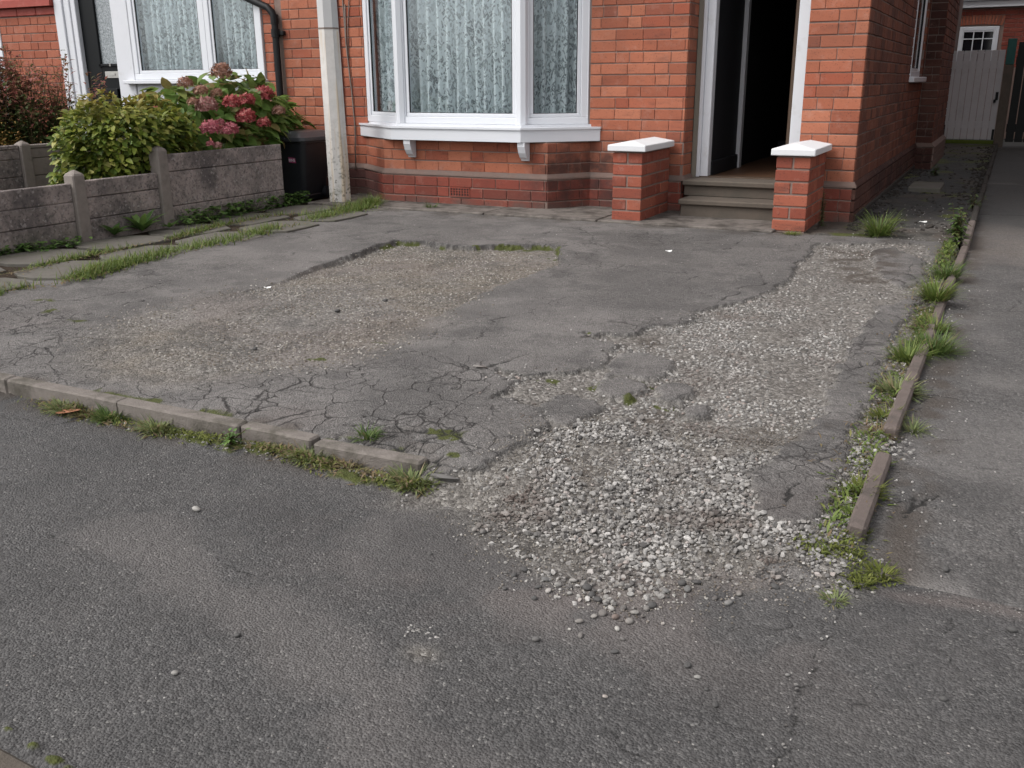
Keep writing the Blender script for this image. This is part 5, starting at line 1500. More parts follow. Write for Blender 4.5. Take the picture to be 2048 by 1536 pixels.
scatter('gravel_fines', np.stack([X[k], Y[k], zz[k]+.0015], -1), r, SH0, F0, 'gravel_brown', 'fine dirty chippings between the loose gravel stones')
# compacted gravel further up
P_, R_ = [], []
X, Y = jitter(-2.5, -.15, 2.0, 6.7, .0145)
zz, gm, pm, pl = ground_z(X, Y)
dth = sdf(thick_poly, X, Y)
dm = ss(sdf(mid_poly, X+(fbm(X, Y, 7, 3, 105)-.5)*.2, Y+(fbm(X, Y, 7, 3, 106)-.5)*.2), -.1, .15)
pr = gm*(.30+.55*dm)*ss(fbm(X, Y, 4, 4, 107), .28, .58)*ss(dth, .05, -.05)
far = ss(Y, 3.8, 5.0)
k = rng.random(len(X)) < pr*(1-.25*far)
r = rng.uniform(.004, .0078, k.sum())
P_ = np.stack([X[k], Y[k], zz[k]+r*.12], -1)
scatter('compacted_gravel', P_, r, SH0, F0, 'gravel_stone', 'compacted grey gravel where the driveway tarmac has worn away')
# stony worn patch on the left
X, Y = jitter(-4.3, -2.0, 2.5, 6.0, .017)
zz, gm, pm, pl = ground_z(X, Y)
pr = pm*.6*ss(fbm(X, Y, 4, 4, 108), .25, .6)
k = rng.random(len(X)) < pr
r = rng.uniform(.003, .0068, k.sum())
scatter('patch_gravel', np.stack([X[k], Y[k], zz[k]+r*.05], -1), r, SH0, F0, 'gravel_brown', 'brownish embedded stones in the worn patch of the driveway')
# fine grit: round the edges of the gravel, along the side edging, in the cracks of the pavement
P_, R_ = [], []
X, Y = jitter(-2.4, -.1, 1.55, 4.2, .022)
zz, gm, pm, pl = ground_z(X, Y)
dg = sdf(gravel_poly, X, Y)
k = rng.random(len(X)) < .35*np.exp(-(np.minimum(dg, 0)/.07)**2)*(dg < .02)*ss(fbm(X, Y, 9, 3, 109), .35, .6)
k &= ~((X < -1.31) & (Y < 2.11))
P_.append(np.stack([X[k], Y[k], zz[k]+.001], -1)); R_.append(rng.uniform(.0025, .006, k.sum()))
for L in (pave_cracks_wide[0],):
    for i in range(len(L)-1):
        for q in range(2):
            t = rng.random(); p = L[i]*(1-t)+L[i+1]*t + rng.normal(0, .003, 2)
            P_.append(np.array([[p[0], p[1], Z_PAVE+.001]])); R_.append(rng.uniform(.0015, .0042, 1))
X = rng.uniform(-.28, -.22, 500); Y = rng.uniform(2.1, 4.0, 500)
k = rng.random(500) < ss(Y, 3.9, 3.0)
P_.append(np.stack([X[k], Y[k], ground_z(X[k], Y[k])[0]+.003], -1)); R_.append(rng.uniform(.004, .008, k.sum()))
X = -.15+rng.random(220)**2*.16; Y = rng.uniform(1.95, 5.4, 220)
P_.append(np.stack([X, Y, neigh_fields(X, Y)[0]+.002], -1)); R_.append(rng.uniform(.0015, .005, 220))
X = rng.normal(-.185, .03, 75); Y = rng.normal(2.77, .06, 75)
P_.append(np.stack([X, Y, np.full(75, -.018)], -1)); R_.append(rng.uniform(.003, .008, 75))
X = rng.uniform(-.1, .3, 110); Y = rng.normal(2.005, .018, 110)
P_.append(np.stack([X, Y, pave_fields(X, Y)[0]+.001], -1)); R_.append(rng.uniform(.001, .0026, 110))
X = rng.uniform(-2.6, -1.2, 260); Y = rng.uniform(1.97, 2.05, 260)
P_.append(np.stack([X, Y, pave_fields(X, Y)[0]+.001], -1)); R_.append(rng.uniform(.002, .006, 260))
X = rng.uniform(-.9, -.2, 170); Y = 6.6+rng.random(170)**1.6*2.0
P_.append(np.stack([X, Y, path_fields(X, Y)[0]+.002], -1)); R_.append(rng.uniform(.003, .007, 170))
X = rng.uniform(-2.9, .6, 700); Y = rng.uniform(.75, 1.9, 700)
P_.append(np.stack([X, Y, pave_fields(X, Y)[0]+.0005], -1)); R_.append(rng.uniform(.001, .0026, 700))
X = rng.uniform(-.1, .6, 250); Y = rng.uniform(2.0, 6, 250)
P_.append(np.stack([X, Y, neigh_fields(X, Y)[0]+.0005], -1)); R_.append(rng.uniform(.001, .004, 250))
X = rng.uniform(-4.3, -.9, 500); Y = rng.uniform(2.2, 6.6, 500)
P_.append(np.stack([X, Y, drive_fields(X, Y)[0]+.0005], -1)); R_.append(rng.uniform(.0015, .0045, 500))
c_ = G(842, 1262, Z_PAVE); X = c_[0]+rng.normal(0, .018, 40); Y = c_[1]+rng.normal(0, .013, 40)
P_.append(np.stack([X, Y, np.full(40, Z_PAVE+.0)], -1)); R_.append(rng.uniform(.0015, .0042, 40))
scatter('grit', np.concatenate(P_), np.concatenate(R_), SH0, F0, 'gravel_stone', 'scattered stone grit on the tarmac')

n_ = 900
Y = 7.0+rng.random(n_)**1.3*9.5
side_ = rng.random(n_)
X = np.where(side_ < .45, -.93+np.abs(rng.normal(0, .07, n_)), np.where(side_ < .85, -.18-np.abs(rng.normal(0, .07, n_)), rng.uniform(-.9, -.2, n_)))
scatter('path_debris', np.stack([X, Y, path_fields(X, Y)[0]+.003], -1), rng.uniform(.006, .02, n_)*np.where(rng.random(n_) < .1, 1.6, 1), SH0, F0, 'debris', 'dark crumbs of leaf litter and rubble along the side path')
# individual loose pebbles on the pavement
s44 = lambda x, y: (1000+x*.24414, 1050+y*.24414)
PEB = [(*s44(x, y), r*.244, k) for x, y, r, k in [(295,950,30,'p'),(570,860,17,'w'),(660,915,28,'p'),(650,797,30,'p'),(770,755,28,'p'),(840,735,38,'p'),(1010,690,33,'p'),(1105,725,33,'p'),(1060,797,33,'p'),(960,855,26,'w'),(1005,940,22,'p'),(940,1045,30,'d'),(1535,1150,35,'d'),(1335,810,18,'p'),(1425,850,13,'w'),(1690,603,14,'w'),(1760,603,26,'p'),(1870,640,35,'p'),(1960,565,32,'p'),(1425,575,20,'w'),(1535,530,36,'p'),(1360,548,30,'p'),(280,608,28,'d'),(395,545,28,'p'),(570,563,22,'p'),(645,587,18,'w'),(115,415,30,'d'),(375,450,33,'p'),(600,462,36,'p'),(715,525,42,'d'),(750,580,35,'d'),(1245,665,36,'d'),(1200,690,30,'p'),(910,690,32,'w'),(945,765,32,'p'),(800,625,42,'d'),(40,525,26,'d'),(200,370,36,'d'),(1490,480,38,'d'),(1610,470,33,'d'),(870,600,28,'p'),(920,635,22,'p'),(475,500,30,'p'),(315,510,26,'d')]]
PEB += [(393,1021,9,'w'),(475,1273,7,'d'),(350,1348,7,'p'),(1550,1174,8,'d'),(1821,1183,8,'d'),(1891,1145,8,'d'),(2024,1261,8,'d'),(1395,1354,6,'p'),(1430,1410,7,'d'),(1413,1378,5,'d'),(1575,1350,5,'p'),(1210,1394,5,'p'),(1887,1397,7,'d'),(950,1060,7,'p'),(966,1065,8,'p'),(860,1108,5,'d'),(1660,1130,6,'w'),(675,624,6,'d'),(510,702,6,'d'),(770,600,5,'d')]
SHP, FP = stone_shapes(2, 8, 3, .72)
PME = {}
for kk, mt in (('p', 'pebble_stone'), ('w', 'pebble_white'), ('d', 'pebble_dark')):
    for i in range(8):
        PME[(kk, i)] = mesh_data('pebble', SHP[i], FP, MATS[mt], True)
LONE = {(393,1021): 'pale pebble alone on the asphalt below the mossy front kerb', (475,1273): 'dark pebble near the lower end of the tan pavement patch', (350,1348): 'small grey pebble low on the left of the pavement',
 (1550,1174): 'dark pebble on the tarmac tongue right of the gravel tip', (1821,1183): 'dark pebble just below the gritty joint of the right drive', (1891,1145): 'dark pebble above the gritty joint on the right drive', (2024,1261): 'dark pebble at the right edge of the pavement below the joint',
 (1395,1354): 'small grey pebble in the row below the gravel tip, middle one', (1430,1410): 'dark pebble in the row below the gravel tip, lowest one', (1413,1378): 'tiny dark pebble between two others below the gravel tip', (1575,1350): 'small light pebble beside the fork of the winding crack',
 (1210,1394): 'small triangular light pebble low in the middle of the pavement', (1887,1397): 'dark flat pebble low on the right of the pavement', (950,1060): 'outer grey pebble at the left corner of the gravel spill', (966,1065): 'inner grey pebble at the left corner of the gravel spill',
 (860,1108): 'tiny dark pebble on the pavement left of the gravel spill', (1660,1130): 'round white pebble among the mossy weeds at the edging end', (675,624): 'dark pebble in the middle of the worn brown patch', (510,702): 'dark pebble near the lower left of the worn patch', (770,600): 'dark chip in the brownest part of the worn patch'}
PLAB = {'p': 'rounded light grey pebble lying loose on the tarmac near the gravel', 'w': 'small white pebble lying loose on the tarmac', 'd': 'rounded dark grey pebble lying loose on the tarmac'}
PGRP = {'p': 'light grey pebbles on the tarmac', 'w': 'white pebbles on the tarmac', 'd': 'dark grey pebbles on the tarmac'}
for i, (px, py, r, kk) in enumerate(PEB):
    on_drive = py < 800
    c = G(px, py, -.01 if on_drive else Z_PAVE)
    d = np.linalg.norm(c-np.array([0, 0, CAM_H]))
    R = r/F_PX*d*1.02
    x, y = np.array([c[0]]), np.array([c[1]])
    if on_drive: gz = drive_fields(x, y)[0][0]
    elif c[0] > -.13 and c[1] > 1.93: gz = neigh_fields(x, y)[0][0]
    else: gz = ground_z(x, y)[0][0]
    o = put('pebble', PME[(kk, i % 8)], (c[0], c[1], gz+R*.42), rot=(random.uniform(-.3, .3), random.uniform(-.3, .3), random.random()*6.28))
    o.scale = (R, R, R*.8)
    lone = LONE.get((px, py))
    if lone: tag(o, lone, 'pebble', 'lone pebbles on the tarmac')
    else: tag(o, PLAB[kk], 'pebble', PGRP[kk])
# a few bigger stones and lumps on the drive
for px, py, s, lab in ((885, 940, (.045, .022, .016), 'long pale stone lying just past the broken end of the front kerb'), (958, 737, (.030, .02, .012), 'pale stone chip on the tarmac edge above the cracked corner')):
    c = G(px, py, 0); gz = drive_fields(np.array([c[0]]), np.array([c[1]]))[0][0]
    o = put('stone', mesh_data('stone', SH1[3], F1, MATS['gravel_stone'], False), (c[0], c[1], gz+s[2]*.4), rot=(0, 0, .2)); o.scale = s
    tag(o, lab, 'stone')
# litter
for px, py, s, lab in ((1337, 502, .022, 'small white scrap of litter on the smooth tarmac below the steps'), (534, 570, .022, 'small cream scrap of litter at the edge of the worn patch'), (1846, 443, .028, 'small white scrap of litter on the dark side path')):
    c = G(px, py, 0)
    fn = path_fields if px > 1800 else drive_fields
    gz = fn(np.array([c[0]]), np.array([c[1]]))[0][0]
    V = [(math.cos(a)*s*(1+.3*math.sin(3*a)), math.sin(a)*s*.7, .006+.004*math.sin(2*a)) for a in np.linspace(0, 2*math.pi, 9)[:-1]]
    V += [(x, y_, z-.003) for x, y_, z in V]
    o = mesh('litter', [(x+c[0], y_+c[1], z+gz) for x, y_, z in V], [tuple(range(8)), tuple(range(15, 7, -1))]+[(i, (i+1) % 8+0, (i+1) % 8+8, i+8) for i in range(8)], MATS['litter_white'])
    tag(o, lab, 'litter')

# ------------------------------------------------------------------ plants
def leaf_geo(L, W, curl=.25, fold=.25, n=4, shape=1.0):
    """leaf along +X, face up +Z: (n+1) x 3 vertices"""
    V = []; Fc = []
    for i in range(n+1):
        t = i/n
        w = W/2*(math.sin(math.pi*t**(.75*shape))**.8 if 0 < t < 1 else .06)
        x = L*t; z = -curl*L*t*t
        V += [(x, -w, z+fold*w), (x, 0, z), (x, w, z+fold*w)]
    for i in range(n):
        a = i*3
        Fc += [(a, a+3, a+4, a+1), (a+1, a+4, a+5, a+2)]
    return np.array(V), Fc
def frame_from(d, up=(0, 0, 1), roll=0.):
    d = np.array(d, float); d /= np.linalg.norm(d)
    y = np.cross(up, d); ny = np.linalg.norm(y)
    y = y/ny if ny > 1e-4 else np.array([0, 1., 0])
    z = np.cross(d, y)
    c, s_ = math.cos(roll), math.sin(roll)
    return np.stack([d, c*y+s_*z, c*z-s_*y], 1)
def blade(b, p, az, L, W, lean, bend, r, n=4):
    V = []; Fc = []
    c, s_ = math.cos(az), math.sin(az)
    a = lean; x = z = 0.
    for i in range(n+1):
        t = i/n
        w = W*(1-t**1.6)*.5+.0003
        tx, ty = -s_, c
        V += [(p[0]+c*x-tx*w, p[1]+s_*x-ty*w, p[2]+z), (p[0]+c*x+tx*w, p[1]+s_*x+ty*w, p[2]+z)]
        x += L/n*math.sin(a); z += L/n*math.cos(a); a += bend/n
        if z < .001 and i > 0: z = .001
    for i in range(n): Fc.append((2*i, 2*i+1, 2*i+3, 2*i+2))
    b.add(V, Fc, r)
def tuft(name, p, rad, n, Lr, W, mat, label, cat='weed', group='weeds along the kerbs and cracks', lean=(.2, 1.2), bend=(.3, 1.2), seed=0, extra=None, ell=(1, 1)):
    rr = random.Random(seed*7+int(p[0]*1000))
    b = MB()
    for i in range(n):
        a = rr.random()*6.283; q = rad*rr.random()**.7*.6
        blade(b, (p[0]+math.cos(a)*q*ell[0], p[1]+math.sin(a)*q*ell[1], p[2]-.003), a+rr.uniform(-.6, .6), rr.uniform(*Lr), W*rr.uniform(.6, 1.2), rr.uniform(*lean), rr.uniform(*bend), rr.random())
    if not extra:
        o = b.build(name, MATS[mat]); return tag(o, label, cat, group)
    t = empty(name, p, label, cat, group)
    b.build('blades', MATS[mat], t)
    for e in extra: e(t, p, rr)
    return t
def rosette(p, n, L, W, mat, label, seed=0, up=.5, cat='weed', group='broad leaved weeds at the fence foot', name='dock_weed'):
    rr = random.Random(seed)
    t = empty(name, p, label, cat, group)
    for i in range(n):
        l = L*rr.uniform(.6, 1.1)
        V, Fc = leaf_geo(l, W*rr.uniform(.8, 1.2), .35, .3, 4)
        a = 6.283*i/n+rr.uniform(-.4, .4); e = up*rr.uniform(.5, 1.5)
        Fm = frame_from((math.cos(a)*math.cos(e), math.sin(a)*math.cos(e), math.sin(e)))
        V = V @ Fm.T + np.array([p[0], p[1], p[2]+.004])
        V[:, 2] = np.maximum(V[:, 2], p[2]+.002)
        mesh('leaf', V, Fc, MATS[mat], t, True)
    return t
def herb(name, p, n_stem, H, spread, leafL, mat, label, seed=0, cat='weed', group='weeds along the kerbs and cracks', per=12):
    rr = random.Random(seed)
    t = empty(name, p, label, cat, group)
    b = MB(); s_ = MB()
    for i in range(n_stem):
        a = rr.random()*6.283; ln = rr.random()*spread; h = H*rr.uniform(.5, 1)
        q0 = np.array(p); q1 = q0+np.array([math.cos(a)*ln*h, math.sin(a)*ln*h, h])
        s_.tube([q0, (q0+q1)/2+np.array([0, 0, h*.05]), q1], [.003, .002, .001], 5)
        for k in range(per):
            tt = (k+.5)/per; c = q0*(1-tt)+q1*tt
            V, Fc = leaf_geo(leafL*rr.uniform(.6, 1.2)*(1.15-.6*tt), leafL*.35, .4, .3, 3)
            aa = rr.random()*6.283; e = rr.uniform(-.1, .8)
            V = V @ frame_from((math.cos(aa)*math.cos(e), math.sin(aa)*math.cos(e), math.sin(e))).T + c
            V[:, 2] = np.maximum(V[:, 2], p[2]+.002)
            b.add(V, Fc, rr.random())
    s_.build('stem', MATS['stem'], t)
    b.build('foliage', MATS[mat], t, True, 'stuff')
    return t
GK = 'weeds at the foot of the front kerb'
def gz_at(px, py, zone):
    z0 = {'p': Z_PAVE, 'd': 0., 'n': -.03, 's': 0., 'g': .0}[zone]
    c = G(px, py, z0)
    fn = {'p': pave_fields, 'd': drive_fields, 'n': neigh_fields, 's': path_fields}.get(zone)
    if fn: c[2] = fn(np.array([c[0]]), np.array([c[1]]))[0][0]
    return c
W_ = [  # px, py, zone, radius, blades, length range, width, material, label, group
 (130, 822, 'p', .05, 110, (.03, .075), .0045, 'weed_grey', 'spiky grey-green weed, first one along the front kerb', GK),
 (175, 828, 'p', .05, 130, (.03, .07), .0035, 'weed_dry', 'dry brown tangle of weed beside the fallen leaf at the front kerb', GK),
 (222, 838, 'p', .05, 150, (.03, .075), .004, 'grass_deep', 'bright green grassy weed where two kerb stones of the front kerb meet', GK),
 (318, 862, 'p', .055, 190, (.03, .08), .004, 'weed_grey', 'round bushy green weed standing alone against the long front kerb stone', GK),
 (560, 905, 'p', .03, 45, (.02, .05), .004, 'weed_grey', 'small pale weed before the short kerb stone', GK),
 (622, 924, 'p', .045, 120, (.03, .075), .0045, 'weed_grey', 'spiky weed spreading at the mossy gap between two front kerb stones', GK),
 (692, 938, 'p', .03, 70, (.03, .06), .003, 'weed_dry', 'wispy straw-coloured weed in front of the last kerb stone', GK),
 (825, 972, 'p', .05, 170, (.03, .075), .005, 'weed_grey', 'leafy grey-green weed at the broken end of the front kerb', GK),
 (735, 876, 'd', .03, 50, (.02, .05), .004, 'grass_deep', 'small star-shaped green weed growing from a crack in the tarmac', 'weeds in the tarmac'),
 (1758, 470, 's', .07, 150, (.10, .22), .006, 'grass_blade', 'tall bright grass tuft at the start of the side path', 'weeds in the side path'),
 (1893, 552, 'd', .06, 130, (.05, .13), .005, 'grass_deep', 'grass tuft by the far end of the reddish edging', 'weeds along the side edging'),
 (1872, 598, 'd', .06, 150, (.06, .13), .005, 'grass_blade', 'grass tuft in the gap before the farther edging stone', 'weeds along the side edging'),
 (1866, 648, 'd', .055, 130, (.04, .10), .005, 'grass_blade', 'low spreading grass just beyond the thick deep green tuft', 'weeds along the side edging'),
 (1868, 690, 'd', .06, 220, (.06, .13), .005, 'grass_deep', 'thick deep green grass tuft at the far end of the long edging stone', 'weeds along the side edging'),
 (1818, 708, 'd', .05, 130, (.04, .10), .005, 'grass_blade', 'light green grass left of the long edging stone', 'weeds along the side edging'),
 (1796, 772, 'd', .055, 170, (.03, .08), .007, 'weed_grey', 'pale broad-bladed weed lying against the long edging stone', 'weeds along the side edging'),
 (1775, 828, 'd', .045, 110, (.03, .06), .004, 'weed_moss', 'yellow-green mossy weed near the near end of the long edging stone', 'weeds along the side edging'),
 (1760, 858, 'd', .035, 80, (.02, .05), .003, 'weed_dry', 'brownish dry weed on gravel by the gap in the edging', 'weeds along the side edging'),
 (1828, 862, 'n', .03, 50, (.03, .06), .003, 'weed_grey', 'thin wispy weed on the neighbouring drive by the edging gap', 'weeds along the side edging'),
 (1722, 972, 'd', .05, 150, (.02, .06), .004, 'weed_moss', 'mossy yellow weed beside the middle of the nearest edging stone', 'weeds along the side edging'),
 (1705, 1016, 'd', .025, 50, (.02, .04), .004, 'grass_blade', 'tiny green weed in gravel beside the nearest edging stone', 'weeds along the side edging'),
 (1706, 1078, 'p', .04, 150, (.02, .055), .005, 'weed_moss', 'dense mossy weed at the near end of the nearest edging stone', 'weeds around the gravel corner'),
 (1688, 1106, 'p', .035, 110, (.02, .045), .005, 'weed_moss', 'flat yellow-green weed clump just below the edging end', 'weeds around the gravel corner'),
 (1645, 1106, 'p', .035, 100, (.02, .055), .005, 'weed_moss', 'spiky yellow-green weed in the gravel left of the edging end', 'weeds around the gravel corner'),
 (1566, 1106, 'p', .025, 40, (.02, .045), .007, 'grass_blade', 'lone pale green seedling weed growing out of the gravel', 'weeds around the gravel corner'),
 (1764, 1150, 'p', .03, 110, (.02, .05), .004, 'weed_moss', 'star-shaped weed on the pink gritty joint of the right drive', 'weeds around the gravel corner'),
 (1722, 1168, 'p', .022, 60, (.015, .04), .003, 'weed_moss', 'small weed between the gravel corner and the star-shaped weed', 'weeds around the gravel corner'),
 (1668, 1200, 'p', .022, 60, (.015, .04), .003, 'weed_grey', 'greyish weed at the top of the winding pavement crack', 'weeds around the gravel corner'),
 (862, 418, 'g', .04, 60, (.04, .09), .005, 'grass_deep', 'small green weed growing at the foot of the bay window wall', 'weeds by the house'),
 (1582, 470, 'g', .07, 140, (.015, .04), .005, 'weed_moss', 'low mossy weed at the foot of the right brick pillar', 'weeds by the house'),
 (745, 412, 'g', .07, 130, (.06, .14), .005, 'grass_blade', 'bright grass tuft between the concrete post and the bay window', 'weeds by the house'),
]
for i, (px, py, zn, rad, n, Lr, w, mt, lab, grp) in enumerate(W_):
    c = gz_at(px, py, zn)
    k_ = .8 if 'corner' in grp else (.85 if grp == GK else 1.1)
    Lr = (Lr[0]*k_, Lr[1]*k_); rad *= 1.5; n = n*1.7; w *= 1.0
    tuft('weed' if mt.startswith('weed') else 'grass_tuft', c, rad, int(n*1.15), Lr, w, mt, lab, 'weed', grp, (.35, 1.5) if Lr[1] < .11 else (.2, 1.15), (.3, 1.2), i, None, (1.25, .8) if zn == 'p' and py < 1000 else (1, 1))
herb('weed', gz_at(1912, 488, 'd'), 12, .26, .5, .075, 'grass_deep', 'tallest bushy weed with a pale seed head beside the side path edging', 3, 'weed', 'weeds along the side edging', 10)
herb('weed', gz_at(462, 898, 'p'), 10, .045, 1.2, .03, 'dock_leaf', 'low leafy weed on the moss against the front kerb', 4, 'weed', GK, 5)
herb('ivy', gz_at(1642, 452, 'g'), 9, .26, .12, .03, 'leaf_green', 'narrow green creeper climbing between the right pillar and the house corner', 6, 'climbing plant', None, 14)
herb('weed', gz_at(1945, 420, 's'), 8, .14, .8, .05, 'leaf_green', 'dark weed overhanging the edging in the shaded side path', 9, 'weed', 'weeds in the side path', 8)
herb('weed', gz_at(1870, 352, 's'), 8, .12, .8, .06, 'leaf_green', 'dark tangled weed on the path beyond the chimney breast', 10, 'weed', 'weeds in the side path', 8)
for px, py, n, L, lab in ((208, 470, 9, .16, 'smaller dock weed at the foot of the fence beside the near post'), (264, 462, 14, .21, 'large dock weed with long pointed leaves at the foot of the fence'), (318, 455, 7, .11, 'low dock weed before the middle fence post')):
    rosette(gz_at(px, py, 'g')+np.array([.15, -.04, .01]), n, L, L*.27, 'dock_leaf', lab, int(px), .75)
# ground ivy along the fence foot
def patch_leaves(name, pts, n, L, mat, label, seed, hz=.05, spread=.07):
    rr = random.Random(seed); b = MB()
    for i in range(n):
        t = rr.random()*(len(pts)-1); k = int(t); f = t-k
        c = np.array(pts[k])*(1-f)+np.array(pts[min(k+1, len(pts)-1)])*f
        c = c+np.array([rr.gauss(0, spread), rr.gauss(0, spread), rr.random()**1.5*hz])
        V, Fc = leaf_geo(L*rr.uniform(.6, 1.3), L*.75, .3, .25, 3)
        c[0] = max(c[0], -5.42) if c[0] < -5.42 else c[0]
        a = rr.random()*6.283; e = rr.uniform(-.2, .7)
        V = V @ frame_from((math.cos(a)*math.cos(e), math.sin(a)*math.cos(e), math.sin(e))).T + c
        V[:, 2] = np.maximum(V[:, 2], .004)
        b.add(V, Fc, rr.random())
    o = b.build(name, MATS[mat], None, True, 'stuff'); o['label'] = label
    return o
patch_leaves('ground_ivy', [G(x, y, 0) for x, y in ((365, 452), (430, 437), (500, 424), (560, 411), (590, 404))], 650, .045, 'dock_leaf', 'low leafy green weeds along the foot of the tall fence panel', 1, .10, .05)
patch_leaves('ground_ivy', [G(x, y, 0) for x, y in ((-40, 515), (20, 505), (90, 500), (160, 487))], 260, .035, 'dock_leaf', 'small leafy weeds along the foot of the near fence panel', 2, .05, .05)
# grass in the joints of the slab path
gb = MB(); rr = random.Random(12)
edge = [G(x, y, 0) for x, y in ((-120, 610), (0, 592), (100, 573), (150, 562), (230, 540), (330, 514), (470, 484), (590, 452), (700, 427), (760, 414))]
joint = [G(x, y, 0) for x, y in ((-60, 565), (45, 546), (153, 519), (236, 503), (370, 474), (430, 456), (520, 438), (620, 425))]
def line_grass(L, n, spread, Lr, dens):
    for i in range(n):
        t = rr.random()*(len(L)-1); k = int(t); f = t-k
        c = L[k]*(1-f)+L[k+1]*f
        c = c+np.array([rr.gauss(-spread*.8, spread*.7), rr.gauss(0, .03), 0])
        d = float(fbm(np.array([c[0]]), np.array([c[1]]), 2.6, 3, 120)[0])
        if rr.random() > (d-.32)*dens: continue
        blade(gb, (c[0], c[1], .0), rr.random()*6.283, rr.uniform(*Lr), .0045*rr.uniform(.7, 1.3), rr.uniform(.2, 1.2), rr.uniform(.1, 1.0), rr.random())
line_grass(edge, 9000, .07, (.025, .085), 3.6)
line_grass(joint, 2600, .04, (.02, .07), 3.0)
line_grass([G(x, y, 0) for x, y in ((600, 432), (660, 422), (720, 415), (765, 408))], 1500, .05, (.03, .10), 4.5)
o = gb.build('grass', MATS['grass_blade'], None, False, 'stuff'); o['label'] = 'short green grass growing in the joints of the slab path'
# dead leaf bits along the slab joints
db = MB()
for i in range(420):
    L = joint if i % 3 else edge
    t = rr.random()*(len(L)-1); k = int(t); c = L[k]*(1-t+k)+L[k+1]*(t-k)
    V, Fc = leaf_geo(rr.uniform(.012, .035), .014, .2, .4, 2)
    a = rr.random()*6.283
    V = V @ frame_from((math.cos(a), math.sin(a), rr.uniform(-.1, .3))).T + np.array([c[0]+rr.gauss(0, .04), c[1]+rr.gauss(0, .04), .012])
    db.add(V, Fc, rr.random())
o = db.build('leaf_litter', MATS['weed_dry'], None, True, 'stuff'); o['label'] = 'brown dead leaf litter along the slab joints'
# moss and small weeds creeping along the edgings
def creep(name, pts, n, mat, label, seed, sx, sy, Lr, hz, z0=None, fn=None, wd=.35):
    rr = random.Random(seed); b = MB(); C_ = []
    for i in range(n*3):
        t = rr.random()*(len(pts)-1); k = int(t); f = t-k
        c = np.array(pts[k])*(1-f)+np.array(pts[min(k+1, len(pts)-1)])*f+np.array([rr.gauss(0, sx), rr.gauss(0, sy), 0])
        if rr.random() < (float(fbm(np.array([c[0]]), np.array([c[1]]), 7, 3, 130+seed)[0])-.36)*4: C_.append(c)
        if len(C_) >= n: break
    A_ = np.array(C_)
    A_[:, 2] = fn(A_[:, 0], A_[:, 1])[0]
    for c in A_:
        l = rr.uniform(*Lr); V, Fc = leaf_geo(l, l*wd, .3, .25, 2)
        a = rr.random()*6.283; e = rr.uniform(.0, 1.1)
        V = V @ frame_from((math.cos(a)*math.cos(e), math.sin(a)*math.cos(e), math.sin(e))).T + c + np.array([0, 0, rr.random()*hz])
        V[:, 2] = np.maximum(V[:, 2], c[2]+.001)
        b.add(V, Fc, rr.random())
    o = b.build(name, MATS[mat], None, True, 'stuff'); o['label'] = label
kl = [G(x, y, Z_PAVE) for x, y in ((70, 812), (245, 848), (400, 880), (560, 912), (700, 950), (850, 985))]
creep('kerb_moss', kl, 2600, 'weed_moss', 'yellow-green moss and tiny weeds along the foot of the front kerb', 1, .03, .022, (.006, .018), .008, fn=pave_fields)
creep('kerb_litter', kl, 900, 'weed_dry', 'brown dry litter caught along the foot of the front kerb', 2, .03, .02, (.010, .028), .006, fn=pave_fields, wd=.3)
el = [np.array([-.235, y, 0]) for y in (2.15, 2.6, 3.2, 3.8, 4.4, 5.0, 5.6, 6.2, 6.6)]
creep('edging_weeds', el, 1900, 'grass_blade', 'low straggling weeds along the left of the side edging', 3, .03, .05, (.012, .040), .012, fn=drive_fields, wd=.22)
creep('edging_moss', el, 1500, 'weed_moss', 'moss along the left of the side edging', 4, .035, .05, (.006, .018), .006, fn=drive_fields)
creep('edging_litter', el, 900, 'weed_dry', 'dry brown bits along the side edging', 5, .05, .05, (.010, .03), .006, fn=drive_fields, wd=.25)
cl = [G(x, y, Z_PAVE) for x, y in ((1610, 1105), (1650, 1120), (1700, 1100), (1720, 1140), (1690, 1180), (1760, 1160))]
creep('corner_moss', cl, 700, 'weed_moss', 'mossy weeds spreading over the gravel corner at the end of the edging', 6, .02, .02, (.006, .018), .006, fn=lambda x, y: (ground_z(x, y)[0],))
# fallen leaf by the kerb
V, Fc = leaf_geo(.085, .04, -.08, .15, 5)
c = G(112, 832, Z_PAVE)
V = V @ frame_from((.85, .5, .02)).T + np.array([c[0], c[1], Z_PAVE+.012])
o = mesh('fallen_leaf', V, Fc, MATS['leaf_dry'], None, True); tag(o, 'single orange-brown fallen leaf on the pavement by the front kerb', 'leaf')
md = o.modifiers.new('thick', 'SOLIDIFY'); md.thickness = .001

